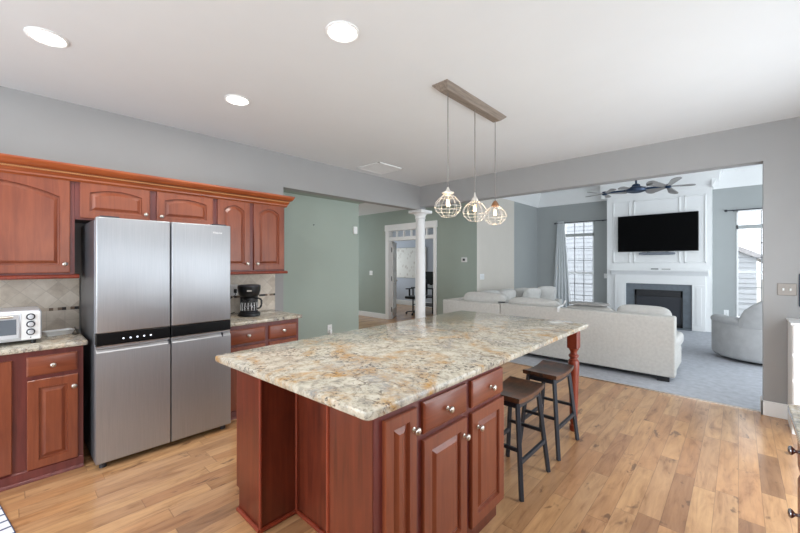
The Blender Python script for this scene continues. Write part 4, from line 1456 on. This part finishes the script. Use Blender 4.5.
sm = lambda u: u * u * (3 - 2 * u)
FACE = 130          # direction it faces (deg)
obj('body', ring_part(MB(), FACE + 48, FACE + 312, 0.42, 0.62, 0.05, lambda u: 0.6), RECLF, t, smooth=60)
for a0, a1 in ((FACE + 46, FACE + 116), (FACE + 244, FACE + 314)):
    obj('arm_pad', ring_part(MB(), a0, a1, 0.41, 0.632, 0.53, lambda u: 0.6 + 0.06 * min(1, 6 * u, 6 * (1 - u)) ** 0.5, 20), RECLF, t, smooth=60)
obj('seat_cushion', MB().cushion((cx - 0.03, cy + 0.03, 0.4), (0.36, 0.34, 0.13), 4, 10), RECLF, t, smooth=80)
m = MB()
ring_part(m, FACE + 112, FACE + 248, 0.36, 0.63, 0.5, lambda u: 0.7 + 0.34 * math.sin(math.pi * u) ** 0.55)
obj('backrest', m, RECLF, t, smooth=60)

# ------------------------------------------------------------------ office beyond the french door
t = thing('desk', 'black metal desk with shelves in the room beyond the french door', 'desk', (-6.55, 8.6, 0))
m = MB()
obj('top', MB().box(-7.25, -5.9, 8.3, 8.95, 0.7, 0.735), DARK, t, smooth=0)
for x in (-7.2, -6.45, -5.95):
    for y in (8.34, 8.9):
        obj('leg', MB().box(x - 0.015, x + 0.015, y - 0.015, y + 0.015, 0, 0.7), BLACK, t, smooth=0)
for a in (0.2, 0.45):
    obj('shelf', MB().box(-7.2, -6.45, 8.32, 8.92, a, a + 0.02), BLACK, t, smooth=0)
t = thing('computer_monitor', 'black computer monitor on the desk beyond the french door', 'monitor', (-6.82, 8.7, 0.735))
obj('screen', MB().box(-7.12, -6.5, 8.68, 8.71, 0.82, 1.2, 0.004, 1), BLACK, t)
obj('stand', MB().box(-6.85, -6.77, 8.7, 8.74, 0.735, 0.95).box(-6.93, -6.69, 8.64, 8.8, 0.735, 0.745), BLACK, t, smooth=0)
tag(obj('paper_stack', MB().box(-6.8, -6.5, 8.38, 8.58, 0.735, 0.8, 0.004, 1), WHITEP, None), 'white stack of papers on the desk below the monitor', 'papers')
t = thing('office_chair', 'black office chair beyond the french door left of the column', 'chair', (-6.76, 7.97, 0))
ox, oy = -6.76, 7.97
m = MB()
for j in range(5):
    a = 2 * math.pi * j / 5
    m.bar((ox, oy, 0.09), (ox + 0.28 * math.cos(a), oy + 0.28 * math.sin(a), 0.06), 0.03, 0.025)
    m.cyl((ox + 0.28 * math.cos(a) - 0.015, oy + 0.28 * math.sin(a), 0.028), (ox + 0.28 * math.cos(a) + 0.015, oy + 0.28 * math.sin(a), 0.028), 0.028)
obj('base', m, BLACK, t)
obj('post', MB().cyl((ox, oy, 0.08), (ox, oy, 0.45), 0.025), DARK, t)
obj('seat', MB().box(ox - 0.24, ox + 0.24, oy - 0.24, oy + 0.24, 0.44, 0.52, 0.03, 3), BLACK, t)
obj('armrest', MB().box(ox - 0.28, ox - 0.23, oy - 0.15, oy + 0.15, 0.7, 0.73, 0.01, 2).box(ox - 0.27, ox - 0.24, oy - 0.02, oy + 0.02, 0.48, 0.7), BLACK, t)
obj('backrest', MB().box(ox + 0.2, ox + 0.26, oy - 0.22, oy + 0.22, 0.55, 1.0, 0.03, 3).box(ox + 0.18, ox + 0.22, oy - 0.03, oy + 0.03, 0.46, 0.7), BLACK, t)
tag(obj('window_shade', MB().box(-8.95, -7.6, 9.46, 9.498, 0.95, 1.96).cyl((-8.95, 9.47, 1.97), (-7.6, 9.47, 1.97), 0.02), SHADE, None, smooth=0), 'leaf patterned cream fabric panel on the wall beyond the french door', 'shade')

# ------------------------------------------------------------------ right side: counter, white drawer unit, wall hanging
t = thing('base_cabinet', 'cherry base cabinet with chrome knobs along the right edge', 'cabinet', (0.5, 1.4, 0))
obj('body', MB().box(0.185, RX - 0.004, 0.4, 2.085, 0.09, 0.87).box(0.24, RX - 0.004, 0.4, 2.08, 0.0, 0.09), CHD, t, smooth=0)
for y0, y1 in ((1.66, 2.06), (1.22, 1.62)):
    for z0, z1 in ((0.68, 0.83), (0.4, 0.65), (0.1, 0.37)):
        d = obj('drawer', MB().slab(0.185, 0.165, y0, y1, z0, z1), CHH, t)
        knob(d, (0.165, (y0 + y1) / 2 + 0.09, (z0 + z1) / 2 + 0.02), '-x', 1.0, plain('chrome_knob', (170, 170, 176), 0.15, metal=1.0) if 'chrome_knob' not in MATS else MATS['chrome_knob'])
counter('countertop', 0.142, RX - 0.002, 0.4, 2.11, 0.87, 0.905, GRAN2, 'cream granite countertop along the right edge', 0.02)

t = thing('drawer_unit', 'white three drawer unit standing against the gray pier', 'drawer unit', (0.6, 4.75, 0))
obj('body', MB().box(0.335, 0.93, 4.56, 4.935, 0.02, 0.93), WHITE, t, smooth=0)
obj('top', MB().box(0.325, 0.94, 4.54, 4.938, 0.93, 0.95, 0.004, 1), WHITE, t)
for z0, z1 in ((0.69, 0.925), (0.47, 0.665), (0.25, 0.445), (0.05, 0.23)):
    d = obj('drawer', MB().box(0.34, 0.925, 4.54, 4.56, z0, z1, 0.004, 1), WHITE, t)
    obj('handle', MB().box(0.5, 0.77, 4.515, 4.54, z1 - 0.02, z1 - 0.008), PEWTER, d, smooth=0)
for a in (0.335, 0.885):
    obj('foot', MB().box(a, a + 0.045, 4.56, 4.93, 0, 0.02), WHITE, t, smooth=0)
t = thing('framed_picture', 'dark navy framed picture on the pier above the white drawer unit', 'picture', (0.55, BY, 1.22))
obj('frame', MB().box(0.408, 0.7, BY - 0.02, BY, 1.06, 1.36, 0.004, 1), NAVY, t)
obj('print', MB().box(0.44, 0.67, BY - 0.022, BY - 0.019, 1.09, 1.33), SLATE, t, smooth=0)

# check rug in the near left corner
M = Matrix.Translation((-2.86, 0.035, 0)) @ Matrix.Rotation(math.radians(8.6), 4, 'Z')
m = MB().box(-1.4 + 0.9, 0, -0.62, 0, 0.0, 0.008, 0.003, 1)
rg = tag(obj('rug', m, RUG, None, smooth=0), 'white rug with navy check lines at the bottom left corner', 'rug')
rg.matrix_world = M
